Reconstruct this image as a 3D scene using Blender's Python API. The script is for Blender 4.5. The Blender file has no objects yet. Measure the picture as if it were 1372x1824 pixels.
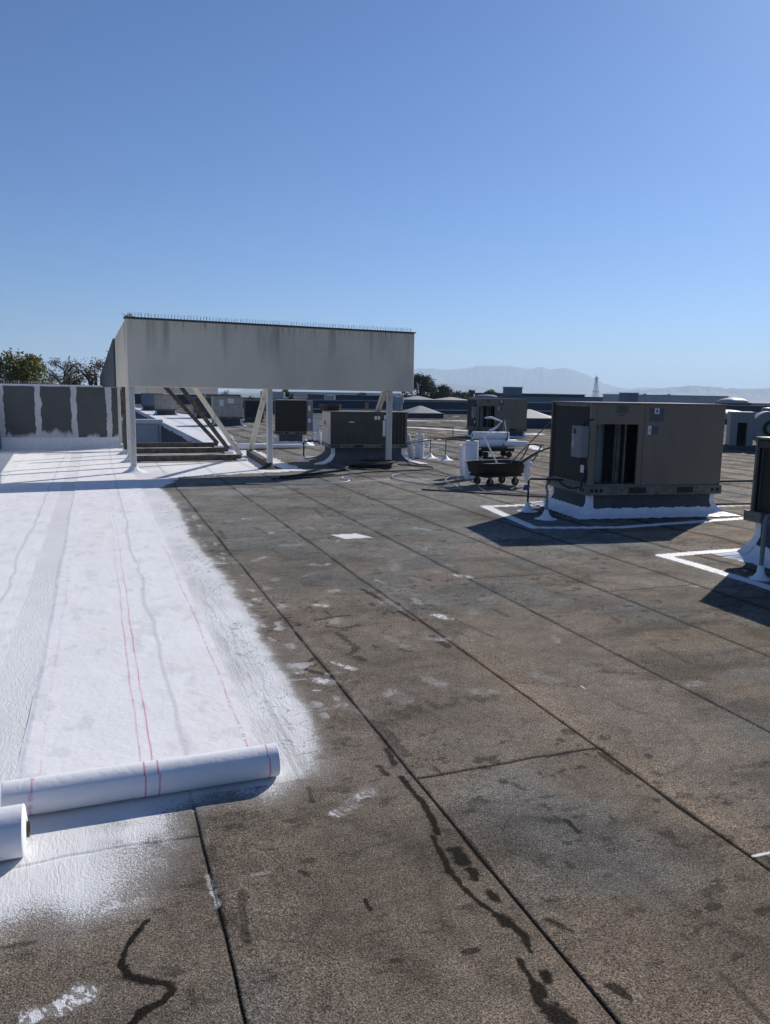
import bpy, bmesh, math, random
import numpy as np
from mathutils import Vector, Matrix
random.seed(7)
SC = bpy.context.scene
R = math.radians
# ------------------------------------------------------------ camera
CAM_H = 1.6
psi, th, rho = R(20.4855), R(8.7086), R(0.95)
fwd = Vector((math.sin(psi)*math.cos(th), math.cos(psi)*math.cos(th), -math.sin(th)))
rgt = Vector((math.cos(psi), -math.sin(psi), 0)); upv = rgt.cross(fwd)
r2 = math.cos(rho)*rgt + math.sin(rho)*upv
u2 = math.cos(rho)*upv - math.sin(rho)*rgt
cd = bpy.data.cameras.new('camera'); cam = bpy.data.objects.new('camera', cd); SC.collection.objects.link(cam)
m = Matrix((( r2.x, u2.x, -fwd.x, 0), (r2.y, u2.y, -fwd.y, 0), (r2.z, u2.z, -fwd.z, CAM_H), (0, 0, 0, 1)))
cam.matrix_world = m
cd.sensor_fit = 'HORIZONTAL'; cd.sensor_width = 36; cd.lens = 36*1380/1372.0
cd.clip_start = .05; cd.clip_end = 60000
SC.camera = cam
# ------------------------------------------------------------ light
SUN = Vector((1.36, 0.97, 1.0)).normalized()
sun_el = math.asin(SUN.z); sun_az = math.atan2(SUN.x, SUN.y)
w = bpy.data.worlds.new('World'); SC.world = w; w.use_nodes = True
nt = w.node_tree; nt.nodes.clear()
sky = nt.nodes.new('ShaderNodeTexSky'); sky.sky_type = 'NISHITA'; sky.sun_disc = False
sky.sun_elevation = sun_el; sky.sun_rotation = sun_az; sky.altitude = 400
sky.air_density = 1.0; sky.dust_density = 0.35; sky.ozone_density = 4.5
bg = nt.nodes.new('ShaderNodeBackground'); bg.inputs[1].default_value = 0.064
wo = nt.nodes.new('ShaderNodeOutputWorld')
tint = nt.nodes.new('ShaderNodeMix'); tint.data_type = 'RGBA'; tint.blend_type = 'MULTIPLY'; tint.inputs[0].default_value = 1
tint.inputs[7].default_value = (.79, 1.02, 1.38, 1)   # clear dry air: deeper blue
nt.links.new(sky.outputs[0], tint.inputs[6]); nt.links.new(tint.outputs[2], bg.inputs[0]); nt.links.new(bg.outputs[0], wo.inputs[0])
ld = bpy.data.lights.new('sun', 'SUN'); ld.energy = 5.0; ld.angle = R(.53); ld.color = (1, .95, .875)
sun = bpy.data.objects.new('sun', ld); SC.collection.objects.link(sun)
sun.rotation_euler = (-SUN).to_track_quat('-Z', 'Y').to_euler()
SC.view_settings.view_transform = 'Standard'; SC.view_settings.look = 'None'
SC.view_settings.exposure = 0.07; SC.view_settings.gamma = 1
SC.cycles.max_bounces = 6; SC.cycles.diffuse_bounces = 3; SC.cycles.volume_bounces = 1
SC.cycles.transparent_max_bounces = 6

# ------------------------------------------------------------ helpers
C = SC.collection
def tag(o, label=None, cat=None, group=None, kind=None):
    if label: o['label'] = label
    if cat: o['category'] = cat
    if group: o['group'] = group
    if kind: o['kind'] = kind
    return o
def thing(name, label, cat, loc=(0, 0, 0), rz=0, group=None):
    o = bpy.data.objects.new(name, None); C.objects.link(o)
    o.location = loc; o.rotation_euler = (0, 0, rz); o.empty_display_size = .2
    return tag(o, label, cat, group)
def dup(root, loc, rz, label, scale=None):
    r = root.copy(); C.objects.link(r); r.location = loc; r.rotation_euler = (0, 0, rz)
    r['label'] = label
    if scale: r.scale = scale
    for ch in list(root.children):
        c = ch.copy(); C.objects.link(c); c.parent = r
        for g in list(ch.children):
            d = g.copy(); C.objects.link(d); d.parent = c
    return r
SPLIT = {'label', 'label_print', 'conduit', 'frame', 'lifting_hole', 'fitting', 'screw', 'paper', 'band', 'filter_rack', 'panel_seam', 'spike', 'side_rail', 'platform', 'coil_guard', 'support_bar'}
def obj(name, bm, mat, parent=None, smooth=False):
    if name in SPLIT:
        src = bm.bm if isinstance(bm, MB) else bm
        left = set(src.verts); isl = []
        while left:
            st = [left.pop()]; got = set(st)
            while st:
                v = st.pop()
                for e in v.link_edges:
                    o_ = e.other_vert(v)
                    if o_ in left: left.discard(o_); got.add(o_); st.append(o_)
            isl.append(got)
        if len(isl) > 1:
            res = None
            for g in isl:
                nb = bmesh.new(); mp = {v: nb.verts.new(v.co) for v in g}
                for f in src.faces:
                    if f.verts[0] in g: nb.faces.new([mp[v] for v in f.verts])
                res = obj_one(name, nb, mat, parent, smooth)
            src.free(); return res
    return obj_one(name, bm, mat, parent, smooth)
def obj_one(name, bm, mat, parent=None, smooth=False):
    me = bpy.data.meshes.new(name)
    if isinstance(bm, MB): bm = bm.bm
    bmesh.ops.recalc_face_normals(bm, faces=bm.faces[:])
    bm.to_mesh(me); bm.free()
    if smooth:
        for p in me.polygons: p.use_smooth = True
        me.set_sharp_from_angle(angle=R(38))
    me.materials.append(mat)
    o = bpy.data.objects.new(name, me); C.objects.link(o)
    if parent is not None: o.parent = parent
    return o
class MB:
    def __init__(s): s.bm = bmesh.new()
    def box(s, x0, x1, y0, y1, z0, z1, bev=0, mat=None):
        r = bmesh.ops.create_cube(s.bm, size=1)
        vs = r['verts']
        for v in vs:
            v.co = Vector(((x0+x1)/2 + v.co.x*(x1-x0), (y0+y1)/2 + v.co.y*(y1-y0), (z0+z1)/2 + v.co.z*(z1-z0)))
        if bev:
            es = list({e for v in vs for e in v.link_edges})
            r2_ = bmesh.ops.bevel(s.bm, geom=es, offset=bev, segments=1, affect='EDGES', profile=.5)
            vs = list({v for f in r2_['faces'] for v in f.verts} | {v for v in vs if v.is_valid})
        if mat is not None:
            for v in vs: v.co = mat @ v.co
        return s
    def poly_prism(s, pts, z0, z1):
        b = [s.bm.verts.new((p[0], p[1], z0)) for p in pts]; t = [s.bm.verts.new((p[0], p[1], p[2] if len(p) > 2 else z1)) for p in pts]
        s.bm.faces.new(b[::-1]); s.bm.faces.new(t)
        n = len(pts)
        for i in range(n): s.bm.faces.new((b[i], b[(i+1) % n], t[(i+1) % n], t[i]))
        return s
    def loft(s, rings, cap=True, closed=True):
        R_ = [[s.bm.verts.new(p) for p in ring] for ring in rings]
        n = len(rings[0])
        for a, b in zip(R_, R_[1:]):
            for i in range(n if closed else n-1):
                s.bm.faces.new((a[i], a[(i+1) % n], b[(i+1) % n], b[i]))
        if cap and closed:
            s.bm.faces.new(R_[0][::-1]); s.bm.faces.new(R_[-1])
        return s
    def tube(s, pts, r, seg=8, cap=True):
        pts = [Vector(p) for p in pts]; rings = []
        rr = r if hasattr(r, '__len__') else [r]*len(pts)
        prev = None
        for i, p in enumerate(pts):
            d = (pts[min(i+1, len(pts)-1)] - pts[max(i-1, 0)]).normalized()
            if prev is None:
                a = Vector((0, 0, 1)) if abs(d.z) < .9 else Vector((1, 0, 0))
                n = d.cross(a).normalized()
            else:
                n = (prev - d*prev.dot(d)).normalized()
            prev = n; b = d.cross(n)
            rings.append([p + rr[i]*(math.cos(2*math.pi*k/seg)*n + math.sin(2*math.pi*k/seg)*b) for k in range(seg)])
        return s.loft(rings, cap)
    def bar(s, a, b, w, h=None):
        """square bar between two points"""
        h = h or w
        a, b = Vector(a), Vector(b); d = (b-a).normalized()
        n = d.cross(Vector((0, 0, 1)) if abs(d.z) < .95 else Vector((1, 0, 0))).normalized(); m_ = n.cross(d)
        rings = [[p + n*sx*w/2 + m_*sy*h/2 for sx, sy in ((-1, -1), (1, -1), (1, 1), (-1, 1))] for p in (a, b)]
        return s.loft(rings)
    def lathe(s, prof, cx=0, cy=0, seg=24, cap=False):
        rings = [[(cx + r*math.cos(2*math.pi*k/seg), cy + r*math.sin(2*math.pi*k/seg), z) for k in range(seg)] for r, z in prof]
        return s.loft(rings, cap)
    def quad(s, a, b, c, d):
        s.bm.faces.new([s.bm.verts.new(p) for p in (a, b, c, d)]); return s

# ------------------------------------------------------------ materials
def N(nt, t, **kw):
    n = nt.nodes.new(t)
    for k, v in kw.items(): setattr(n, k, v)
    return n
def newmat(name):
    m = bpy.data.materials.new(name); m.use_nodes = True
    nt = m.node_tree; b = nt.nodes['Principled BSDF']
    return m, nt, b
def M(name, col, rough=.6, col2=None, scale=6, amt=.5, metal=0, bump=.1, bscale=60, stretch=(1, 1, 1), spec=.4, detail=6, thresh=(.35, .7), bdist=.003):
    """paint/metal/plaster with dirt patches and a fine relief"""
    m, nt, b = newmat(name)
    L = nt.links.new
    tc = N(nt, 'ShaderNodeTexCoord'); mp = N(nt, 'ShaderNodeMapping'); mp.inputs['Scale'].default_value = stretch
    L(tc.outputs['Object'], mp.inputs[0])
    n1 = N(nt, 'ShaderNodeTexNoise'); n1.inputs['Scale'].default_value = scale; n1.inputs['Detail'].default_value = detail; n1.inputs['Roughness'].default_value = .65
    L(mp.outputs[0], n1.inputs['Vector'])
    mr = N(nt, 'ShaderNodeMapRange', interpolation_type='SMOOTHSTEP'); mr.inputs[1].default_value = thresh[0]; mr.inputs[2].default_value = thresh[1]; mr.inputs[4].default_value = amt
    L(n1.outputs[0], mr.inputs[0])
    mx = N(nt, 'ShaderNodeMix', data_type='RGBA'); mx.inputs[6].default_value = (*col, 1)
    c2 = col2 or tuple(c*.55 for c in col); mx.inputs[7].default_value = (*c2, 1)
    L(mr.outputs[0], mx.inputs[0]); L(mx.outputs[2], b.inputs['Base Color'])
    b.inputs['Roughness'].default_value = rough; b.inputs['Metallic'].default_value = metal; b.inputs['Specular IOR Level'].default_value = spec
    n2 = N(nt, 'ShaderNodeTexNoise'); n2.inputs['Scale'].default_value = bscale; n2.inputs['Detail'].default_value = 4
    L(tc.outputs['Object'], n2.inputs['Vector'])
    bp = N(nt, 'ShaderNodeBump'); bp.inputs['Strength'].default_value = bump; bp.inputs['Distance'].default_value = bdist
    L(n2.outputs[0], bp.inputs['Height']); L(bp.outputs[0], b.inputs['Normal'])
    return m
tan_metal = M('tan_metal', (.205, .165, .125), .45, (.15, .12, .095), 3, .6, bump=.35, bscale=3.2, bdist=.02, stretch=(1, 1, .35))
tan_light = M('tan_light', (.42, .38, .32), .5, (.25, .22, .18), 5, .6, stretch=(1, 1, .4))
rail_metal = M('rail_metal', (.17, .17, .145), .5, (.08, .07, .055), 14, .8)
dark_coil = M('dark_coil', (.028, .03, .03), .7, (.015, .015, .015), 30, .7, bump=.8, bscale=220, stretch=(1, 1, 8))
black = M('black', (.012, .012, .013), .6, (.03, .03, .03), 12, .5)
blackrub = M('blackrub', (.02, .02, .021), .75, (.05, .048, .045), 25, .5)
membrane = M('membrane', (.085, .092, .1), .85, (.055, .06, .065), 4, .7, bump=.5, bscale=300, bdist=.002)
white_paint = M('white_paint', (.80, .81, .83), .55, (.62, .62, .62), 9, .55, bump=.5, bscale=45, bdist=.006)
white_fab = M('white_fab', (.80, .81, .84), .75, (.70, .71, .75), 14, .5, bump=.35, bscale=500, bdist=.001)
grey_box = M('grey_box', (.20, .225, .235), .45, (.12, .13, .13), 12, .4)
galv = M('galv', (.38, .40, .41), .42, (.24, .25, .25), 20, .7, metal=.35)
steel_post = M('steel_post', (.60, .58, .53), .55, (.26, .20, .14), 5, .8, stretch=(1, 1, .25), thresh=(.5, .75))
rust_beam = M('rust_beam', (.055, .045, .038), .85, (.14, .12, .105), 9, .8, bump=.6, bscale=80)
red = M('red', (.45, .02, .03), .4)
blue = M('blue', (.03, .12, .45), .5)
white_label = M('white_label', (.72, .73, .74), .6, (.5, .5, .5), 30, .4)
dark_label = M('dark_label', (.07, .08, .085), .5, (.12, .13, .13), 60, .8)
inkm = M('ink', (.02, .02, .02), .6)
wood = M('wood', (.20, .145, .09), .75, (.10, .07, .045), 12, .7, stretch=(1, 1, .2))
bark = M('bark', (.08, .065, .05), .9, bump=.8, bscale=30, bdist=.02)
dome_white = M('dome_white', (.36, .345, .32), .6, (.42, .40, .37), 3, .6)
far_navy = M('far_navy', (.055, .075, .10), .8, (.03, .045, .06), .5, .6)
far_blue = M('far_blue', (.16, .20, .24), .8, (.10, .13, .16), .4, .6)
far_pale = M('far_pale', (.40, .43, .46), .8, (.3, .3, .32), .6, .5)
far_dark = M('far_dark', (.05, .055, .06), .8)
grille = M('grille', (.035, .036, .036), .5, (.02, .02, .02), 40, .5)
def shade_coating_wall():
    """dark membrane wall with white coating rolled on its laps, its top and its foot (object X along the wall, Z up)"""
    m, nt, b = newmat('coated_wall'); L = nt.links.new
    tc = N(nt, 'ShaderNodeTexCoord'); sep = N(nt, 'ShaderNodeSeparateXYZ'); L(tc.outputs['Object'], sep.inputs[0])
    def noise(sc, det=3, vec=None):
        n = N(nt, 'ShaderNodeTexNoise'); n.inputs['Scale'].default_value = sc; n.inputs['Detail'].default_value = det
        L(vec or tc.outputs['Object'], n.inputs['Vector']); return n.outputs[0]
    def math_(op, a, b_=None, c=None):
        n = N(nt, 'ShaderNodeMath', operation=op)
        for i, v in enumerate((a, b_, c)):
            if v is None: continue
            if isinstance(v, (int, float)): n.inputs[i].default_value = v
            else: L(v, n.inputs[i])
        return n.outputs[0]
    def sm(v, a, c):
        n = N(nt, 'ShaderNodeMapRange', interpolation_type='SMOOTHSTEP'); n.inputs[1].default_value = a; n.inputs[2].default_value = c
        L(v, n.inputs[0]); return n.outputs[0]
    x, z = sep.outputs[0], sep.outputs[2]
    wob = math_('MULTIPLY', math_('SUBTRACT', noise(5, 5), .5), .12)
    xw = math_('ADD', x, wob)
    PW, WOFF = WALLP
    # laps every metre, 0.17 m of coating on each
    fr = math_('FRACT', math_('DIVIDE', math_('ADD', xw, 20*PW-WOFF), PW))
    d = math_('ABSOLUTE', math_('SUBTRACT', fr, .5))
    lap = sm(math_('SUBTRACT', .5, d), .085, .076)
    top = sm(math_('ADD', z, math_('MULTIPLY', wob, .25)), 1.632, 1.642)
    xs = N(nt, 'ShaderNodeMapping'); xs.inputs['Scale'].default_value = (1, 1, .25); L(tc.outputs['Object'], xs.inputs[0])
    foot_n = noise(2.3, 3, xs.outputs[0])
    foot = sm(math_('SUBTRACT', z, math_('MULTIPLY', foot_n, .85)), .0, -.14)
    tot = math_('MAXIMUM', math_('MAXIMUM', lap, top), foot)
    mx = N(nt, 'ShaderNodeMix', data_type='RGBA'); mx.inputs[6].default_value = (.10, .105, .11, 1); mx.inputs[7].default_value = (.66, .67, .69, 1)
    L(tot, mx.inputs[0])
    mot = N(nt, 'ShaderNodeMix', data_type='RGBA', blend_type='MULTIPLY'); mot.inputs[0].default_value = .35
    L(mx.outputs[2], mot.inputs[6]); L(noise(3, 6), mot.inputs[7]); L(mot.outputs[2], b.inputs['Base Color'])
    b.inputs['Roughness'].default_value = .8
    bp = N(nt, 'ShaderNodeBump'); bp.inputs['Strength'].default_value = .4; bp.inputs['Distance'].default_value = .004
    L(math_('ADD', noise(200, 2), math_('MULTIPLY', tot, 1.5)), bp.inputs['Height']); L(bp.outputs[0], b.inputs['Normal'])
    return m
def stucco_stained(ztop):
    """painted stucco with soot runs that start at the coping"""
    m, nt, b = newmat('stucco'); L = nt.links.new
    tc = N(nt, 'ShaderNodeTexCoord'); sep = N(nt, 'ShaderNodeSeparateXYZ'); L(tc.outputs['Object'], sep.inputs[0])
    def noise(sc, det, st):
        mp = N(nt, 'ShaderNodeMapping'); mp.inputs['Scale'].default_value = st; L(tc.outputs['Object'], mp.inputs[0])
        n = N(nt, 'ShaderNodeTexNoise'); n.inputs['Scale'].default_value = sc; n.inputs['Detail'].default_value = det; L(mp.outputs[0], n.inputs['Vector']); return n.outputs[0]
    def mr(v, a, c, t0=0, t1=1):
        n = N(nt, 'ShaderNodeMapRange', interpolation_type='SMOOTHSTEP')
        for i, q in zip((1, 2, 3, 4), (a, c, t0, t1)): n.inputs[i].default_value = q
        L(v, n.inputs[0]); return n.outputs[0]
    def mul(a, c, op='MULTIPLY'):
        n = N(nt, 'ShaderNodeMath', operation=op)
        for i, v in enumerate((a, c)):
            if isinstance(v, (int, float)): n.inputs[i].default_value = v
            else: L(v, n.inputs[i])
        return n.outputs[0]
    runs = mul(mr(noise(4.5, 5, (1, 1, .05)), .5, .72), mr(sep.outputs[2], ztop-.95, ztop-.02))
    fine = mul(mr(noise(26, 3, (1, 1, .06)), .48, .75), mr(sep.outputs[2], ztop-.28, ztop))
    broad = mr(noise(1.1, 5, (1, 1, .6)), .38, .68)
    edge = mr(sep.outputs[2], ztop-.045, ztop-.015)
    s = mul(mul(mul(runs, .5), mul(fine, .65), 'MAXIMUM'), mul(edge, .9), 'MAXIMUM')
    m1 = N(nt, 'ShaderNodeMix', data_type='RGBA'); m1.inputs[6].default_value = (.80, .69, .52, 1); m1.inputs[7].default_value = (.66, .58, .45, 1); L(broad, m1.inputs[0])
    m2 = N(nt, 'ShaderNodeMix', data_type='RGBA'); m2.inputs[7].default_value = (.10, .095, .085, 1); L(m1.outputs[2], m2.inputs[6]); L(s, m2.inputs[0])
    L(m2.outputs[2], b.inputs['Base Color']); b.inputs['Roughness'].default_value = .85
    bp = N(nt, 'ShaderNodeBump'); bp.inputs['Strength'].default_value = .5; bp.inputs['Distance'].default_value = .003
    L(noise(120, 4, (1, 1, 1)), bp.inputs['Height']); L(bp.outputs[0], b.inputs['Normal'])
    return m
def leafmat(name, c1, c2):
    m, nt, b = newmat(name); L = nt.links.new
    tc = N(nt, 'ShaderNodeTexCoord'); n = N(nt, 'ShaderNodeTexNoise'); n.inputs['Scale'].default_value = 1.3; n.inputs['Detail'].default_value = 8; n.inputs['Roughness'].default_value = .8
    L(tc.outputs['Object'], n.inputs[0]); mr = N(nt, 'ShaderNodeMapRange'); mr.inputs[1].default_value = .35; mr.inputs[2].default_value = .65; L(n.outputs[0], mr.inputs[0])
    mx = N(nt, 'ShaderNodeMix', data_type='RGBA'); mx.inputs[6].default_value = (*c1, 1); mx.inputs[7].default_value = (*c2, 1); L(mr.outputs[0], mx.inputs[0])
    L(mx.outputs[2], b.inputs['Base Color']); b.inputs['Roughness'].default_value = .7
    tr = N(nt, 'ShaderNodeBsdfTranslucent'); L(mx.outputs[2], tr.inputs[0]); ms = N(nt, 'ShaderNodeMixShader'); ms.inputs[0].default_value = .3
    L(b.outputs[0], ms.inputs[1]); L(tr.outputs[0], ms.inputs[2]); L(ms.outputs[0], nt.nodes['Material Output'].inputs[0])
    return m

# ------------------------------------------------------------ numpy noise for the roof's pigments and relief
def hash2(ix, iy, seed):
    h = (ix*374761393 + iy*668265263 + seed*1442695041) & 0xffffffff
    h = ((h ^ (h >> 13))*1274126177) & 0xffffffff
    return ((h ^ (h >> 16)) & 0xffffff)/float(0xffffff)
def vnoise(x, y, seed=0):
    ix = np.floor(x).astype(np.int64); iy = np.floor(y).astype(np.int64)
    fx = x-ix; fy = y-iy; fx = fx*fx*(3-2*fx); fy = fy*fy*(3-2*fy)
    a = hash2(ix, iy, seed); b = hash2(ix+1, iy, seed); c = hash2(ix, iy+1, seed); d = hash2(ix+1, iy+1, seed)
    return (a*(1-fx)+b*fx)*(1-fy)+(c*(1-fx)+d*fx)*fy
def fbm(x, y, s, oct=4, seed=0):
    r = 0; a = .5; t = 0
    for k in range(oct):
        r = r + a*vnoise(x*s, y*s, seed+k*17); t += a; a *= .55; s *= 2.07
    return r/t
def sstep(a, b, x):
    t = np.clip((x-a)/(b-a), 0, 1); return t*t*(3-2*t)
def segdist(x, y, a, b):
    ax, ay = a; dx, dy = b[0]-ax, b[1]-ay
    t = np.clip(((x-ax)*dx+(y-ay)*dy)/(dx*dx+dy*dy+1e-12), 0, 1)
    return np.hypot(x-ax-t*dx, y-ay-t*dy)
def inpoly(x, y, P):
    r = np.zeros(x.shape, bool); n = len(P)
    for i in range(n):
        x0, y0 = P[i]; x1, y1 = P[(i+1) % n]
        if y0 == y1: continue
        c = ((y0 > y) != (y1 > y)) & (x < (x1-x0)*(y-y0)/(y1-y0)+x0)
        r ^= c
    return r
def sdist(x, y, P):
    d = np.full(x.shape, 1e9)
    for i in range(len(P)): d = np.minimum(d, segdist(x, y, P[i], P[(i+1) % len(P)]))
    return np.where(inpoly(x, y, P), d, -d)

DARK=[([[0.09, 2.254], [0.052, 2.202], [0.021, 2.138], [0.009, 2.088], [0.029, 2.036], [0.072, 2.0], [0.121, 1.974], [0.138, 1.94], [0.109, 1.909], [0.051, 1.893], [0.025, 1.851]], 0.014, 0.9), ([[1.152, 2.836], [1.153, 2.712], [1.162, 2.617], [1.144, 2.494], [1.125, 2.4]], 0.014, 0.9), ([[1.098, 2.39], [1.084, 2.284], [1.07, 2.185], [1.073, 2.104], [1.084, 2.024], [1.101, 1.96], [1.132, 1.907], [1.138, 1.865], [1.145, 1.81], [1.13, 1.753]], 0.013, 0.95), ([[1.142, 2.282], [1.139, 2.212]], 0.028, 0.9), ([[1.143, 2.16], [1.14, 2.113]], 0.022, 0.9), ([[1.144, 2.033], [1.148, 2.002]], 0.022, 0.9), ([[1.114, 1.928], [1.132, 1.88]], 0.024, 0.95), ([[1.081, 1.734], [1.076, 1.678], [1.072, 1.636], [1.052, 1.58], [1.063, 1.53]], 0.014, 0.95), ([[1.076, 1.634], [1.075, 1.603]], 0.018, 0.9), ([[1.066, 1.534], [1.082, 1.492], [1.072, 1.465]], 0.035, 0.95), ([[1.121, 1.663], [1.117, 1.642]], 0.016, 0.9), ([[1.268, 1.557], [1.286, 1.508]], 0.02, 0.8), ([[0.59, 2.34], [0.605, 2.322]], 0.015, 0.7), ([[0.749, 2.13], [0.751, 2.081]], 0.009, 0.85), ([[0.949, 1.811], [0.986, 1.81]], 0.014, 0.7), ([[0.737, 1.847], [0.756, 1.843]], 0.012, 0.6), ([[2.006, 5.881], [2.043, 5.575], [2.056, 5.3], [2.082, 4.939]], 0.022, 0.8), ([[2.063, 4.578], [2.057, 4.456], [2.072, 4.332]], 0.03, 0.7), ([[1.199, 4.376], [1.114, 4.319], [1.095, 4.206], [1.162, 4.117]], 0.022, 0.7), ([[1.406, 5.134], [1.559, 5.189], [1.672, 5.184]], 0.018, 0.7), ([[1.445, 4.983], [1.54, 4.899], [1.668, 4.941]], 0.02, 0.6), ([[1.467, 4.816], [1.489, 4.659], [1.499, 4.478], [1.416, 4.382]], 0.022, 0.55), ([[1.449, 4.328], [1.469, 4.258]], 0.03, 0.6), ([[1.228, 3.405], [1.239, 3.235]], 0.02, 0.5), ([[1.187, 3.098], [1.168, 2.962]], 0.018, 0.8), ([[1.257, 3.362], [1.243, 3.171], [1.245, 3.021]], 0.03, 0.45), ([[1.099, 2.958], [1.105, 2.877]], 0.015, 0.8), ([[2.094, 2.755], [2.088, 2.666], [2.094, 2.556]], 0.018, 0.7), ([[2.081, 2.801], [2.13, 2.785]], 0.012, 0.7), ([[3.494, 4.844], [3.571, 4.739], [3.599, 4.574]], 0.04, 0.45), ([[3.519, 4.599], [3.461, 4.469]], 0.04, 0.45), ([[2.384, 3.522], [2.49, 3.461], [2.667, 3.448]], 0.05, 0.4), ([[1.515, 3.478], [1.69, 3.514], [1.917, 3.504]], 0.07, 0.4), ([[1.257, 3.362], [1.487, 3.487]], 0.08, 0.35), ([[3.362, 3.888], [3.373, 3.771], [3.347, 3.616]], 0.03, 0.45), ([[3.456, 3.478], [3.97, 3.581]], 0.05, 0.35), ([[0.763, 2.882], [0.746, 2.767]], 0.012, 0.6), ([[1.629, 2.321], [1.625, 2.242]], 0.014, 0.8), ([[1.249, 1.853], [1.291, 1.785]], 0.01, 0.7), ([[-0.315, 2.267], [-0.226, 2.265]], 0.01, 0.6), ([[2.772, 5.032], [2.778, 4.828]], 0.03, 0.4), ([[2.351, 4.93], [2.451, 4.356]], 0.015, 0.4), ([[1.593, 1.487], [1.582, 1.317]], 0.012, 0.4), ([[2.743, 3.657], [2.905, 3.557]], 0.03, 0.4), ([[1.59, 6.203], [1.789, 6.043]], 0.02, 0.4), ([[2.819, 10.369], [2.729, 9.623]], 0.03, 0.35), ([[1.729, 9.011], [1.75, 8.621]], 0.05, 0.4), ([[2.778, 9.153], [2.958, 8.806], [3.313, 8.588]], 0.04, 0.4), ([[3.891, 10.101], [3.874, 8.864]], 0.03, 0.35), ([[1.29, 8.934], [1.271, 8.397]], 0.03, 0.4), ([[0.301, 2.624], [0.312, 2.177]], 0.05, 0.4), ([[0.384, 2.295], [0.359, 2.058]], 0.015, 0.5), ([[4.415, 7.192], [4.516, 6.698]], 0.1, 0.35), ([[5.282, 7.293], [5.283, 6.334]], 0.12, 0.4), ([[5.705, 6.67], [6.246, 6.852]], 0.1, 0.4)]
LIGHT=[([1.349, 7.188], [1.492, 7.36], 0.035, 0.6), ([0.948, 7.253], [1.061, 7.17], 0.04, 0.8), ([1.063, 7.537], [1.101, 7.364], 0.035, 0.8), ([0.952, 7.054], [1.007, 6.943], 0.02, 0.7), ([0.92, 6.484], [1.062, 6.483], 0.012, 0.7), ([0.876, 6.126], [0.949, 6.16], 0.045, 0.8), ([0.85, 5.8], [0.868, 5.728], 0.045, 0.5), ([0.898, 5.453], [0.949, 5.29], 0.06, 0.9), ([0.896, 5.639], [0.967, 5.665], 0.04, 0.5), ([1.53, 5.526], [1.587, 5.476], 0.04, 0.8), ([2.296, 5.006], [2.331, 4.906], 0.045, 0.95), ([1.712, 3.847], [1.747, 3.746], 0.05, 0.45), ([1.27, 4.28], [1.356, 4.132], 0.028, 1.0), ([1.133, 4.015], [1.188, 3.98], 0.045, 1.0), ([1.202, 4.104], [1.268, 4.102], 0.02, 0.8), ([0.963, 4.07], [1.139, 4.059], 0.005, 0.8), ([1.058, 3.883], [1.087, 3.873], 0.01, 0.7), ([1.016, 3.619], [1.16, 3.648], 0.03, 0.55), ([0.814, 2.656], [0.994, 2.776], 0.035, 0.75), ([-0.219, 1.959], [-0.089, 2.009], 0.035, 0.95), ([2.979, 6.134], [3.053, 6.023], 0.05, 0.7), ([1.869, 6.911], [1.948, 6.863], 0.045, 0.6), ([1.627, 6.444], [1.789, 6.575], 0.02, 0.5), ([1.809, 7.887], [2.023, 7.891], 0.05, 0.5), ([1.148, 6.65], [1.292, 6.675], 0.02, 0.5), ([1.319, 8.316], [1.694, 8.35], 0.03, 0.4), ([3.563, 8.521], [3.66, 8.335], 0.06, 0.5), ([1.762, 4.635], [1.805, 4.439], 0.04, 0.35), ([2.041, 5.505], [2.1, 5.238], 0.06, 0.4), ([2.636, 6.818], [2.532, 6.474], 0.06, 0.3), ([0.889, 10.851], [1.119, 10.902], 0.03, 0.7), ([3.05, 9.081], [3.549, 9.412], 0.04, 0.35), ([4.771, 5.193], [4.79, 5.146], 0.03, 0.8), ([2.49, 3.487], [2.49, 3.435], 0.006, 1.0), ([2.125, 1.906], [2.199, 1.903], 0.006, 1.0), ([0.299, 2.324], [0.304, 2.263], 0.015, 0.6), ([0.294, 2.419], [0.296, 2.355], 0.012, 0.5), ([0.435, 2.371], [0.491, 2.367], 0.008, 0.4)]
TAN=[([[2.136, 4.219], [2.134, 3.711], [2.137, 3.142], [2.146, 2.871], [2.147, 2.476], [2.172, 1.876]], 0.09, 0.55), ([[2.089, 2.304], [2.228, 1.929]], 0.1, 0.45), ([[2.447, 4.237], [2.142, 3.447]], 0.1, 0.25)]

HAZE_D = 0.00015
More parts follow.
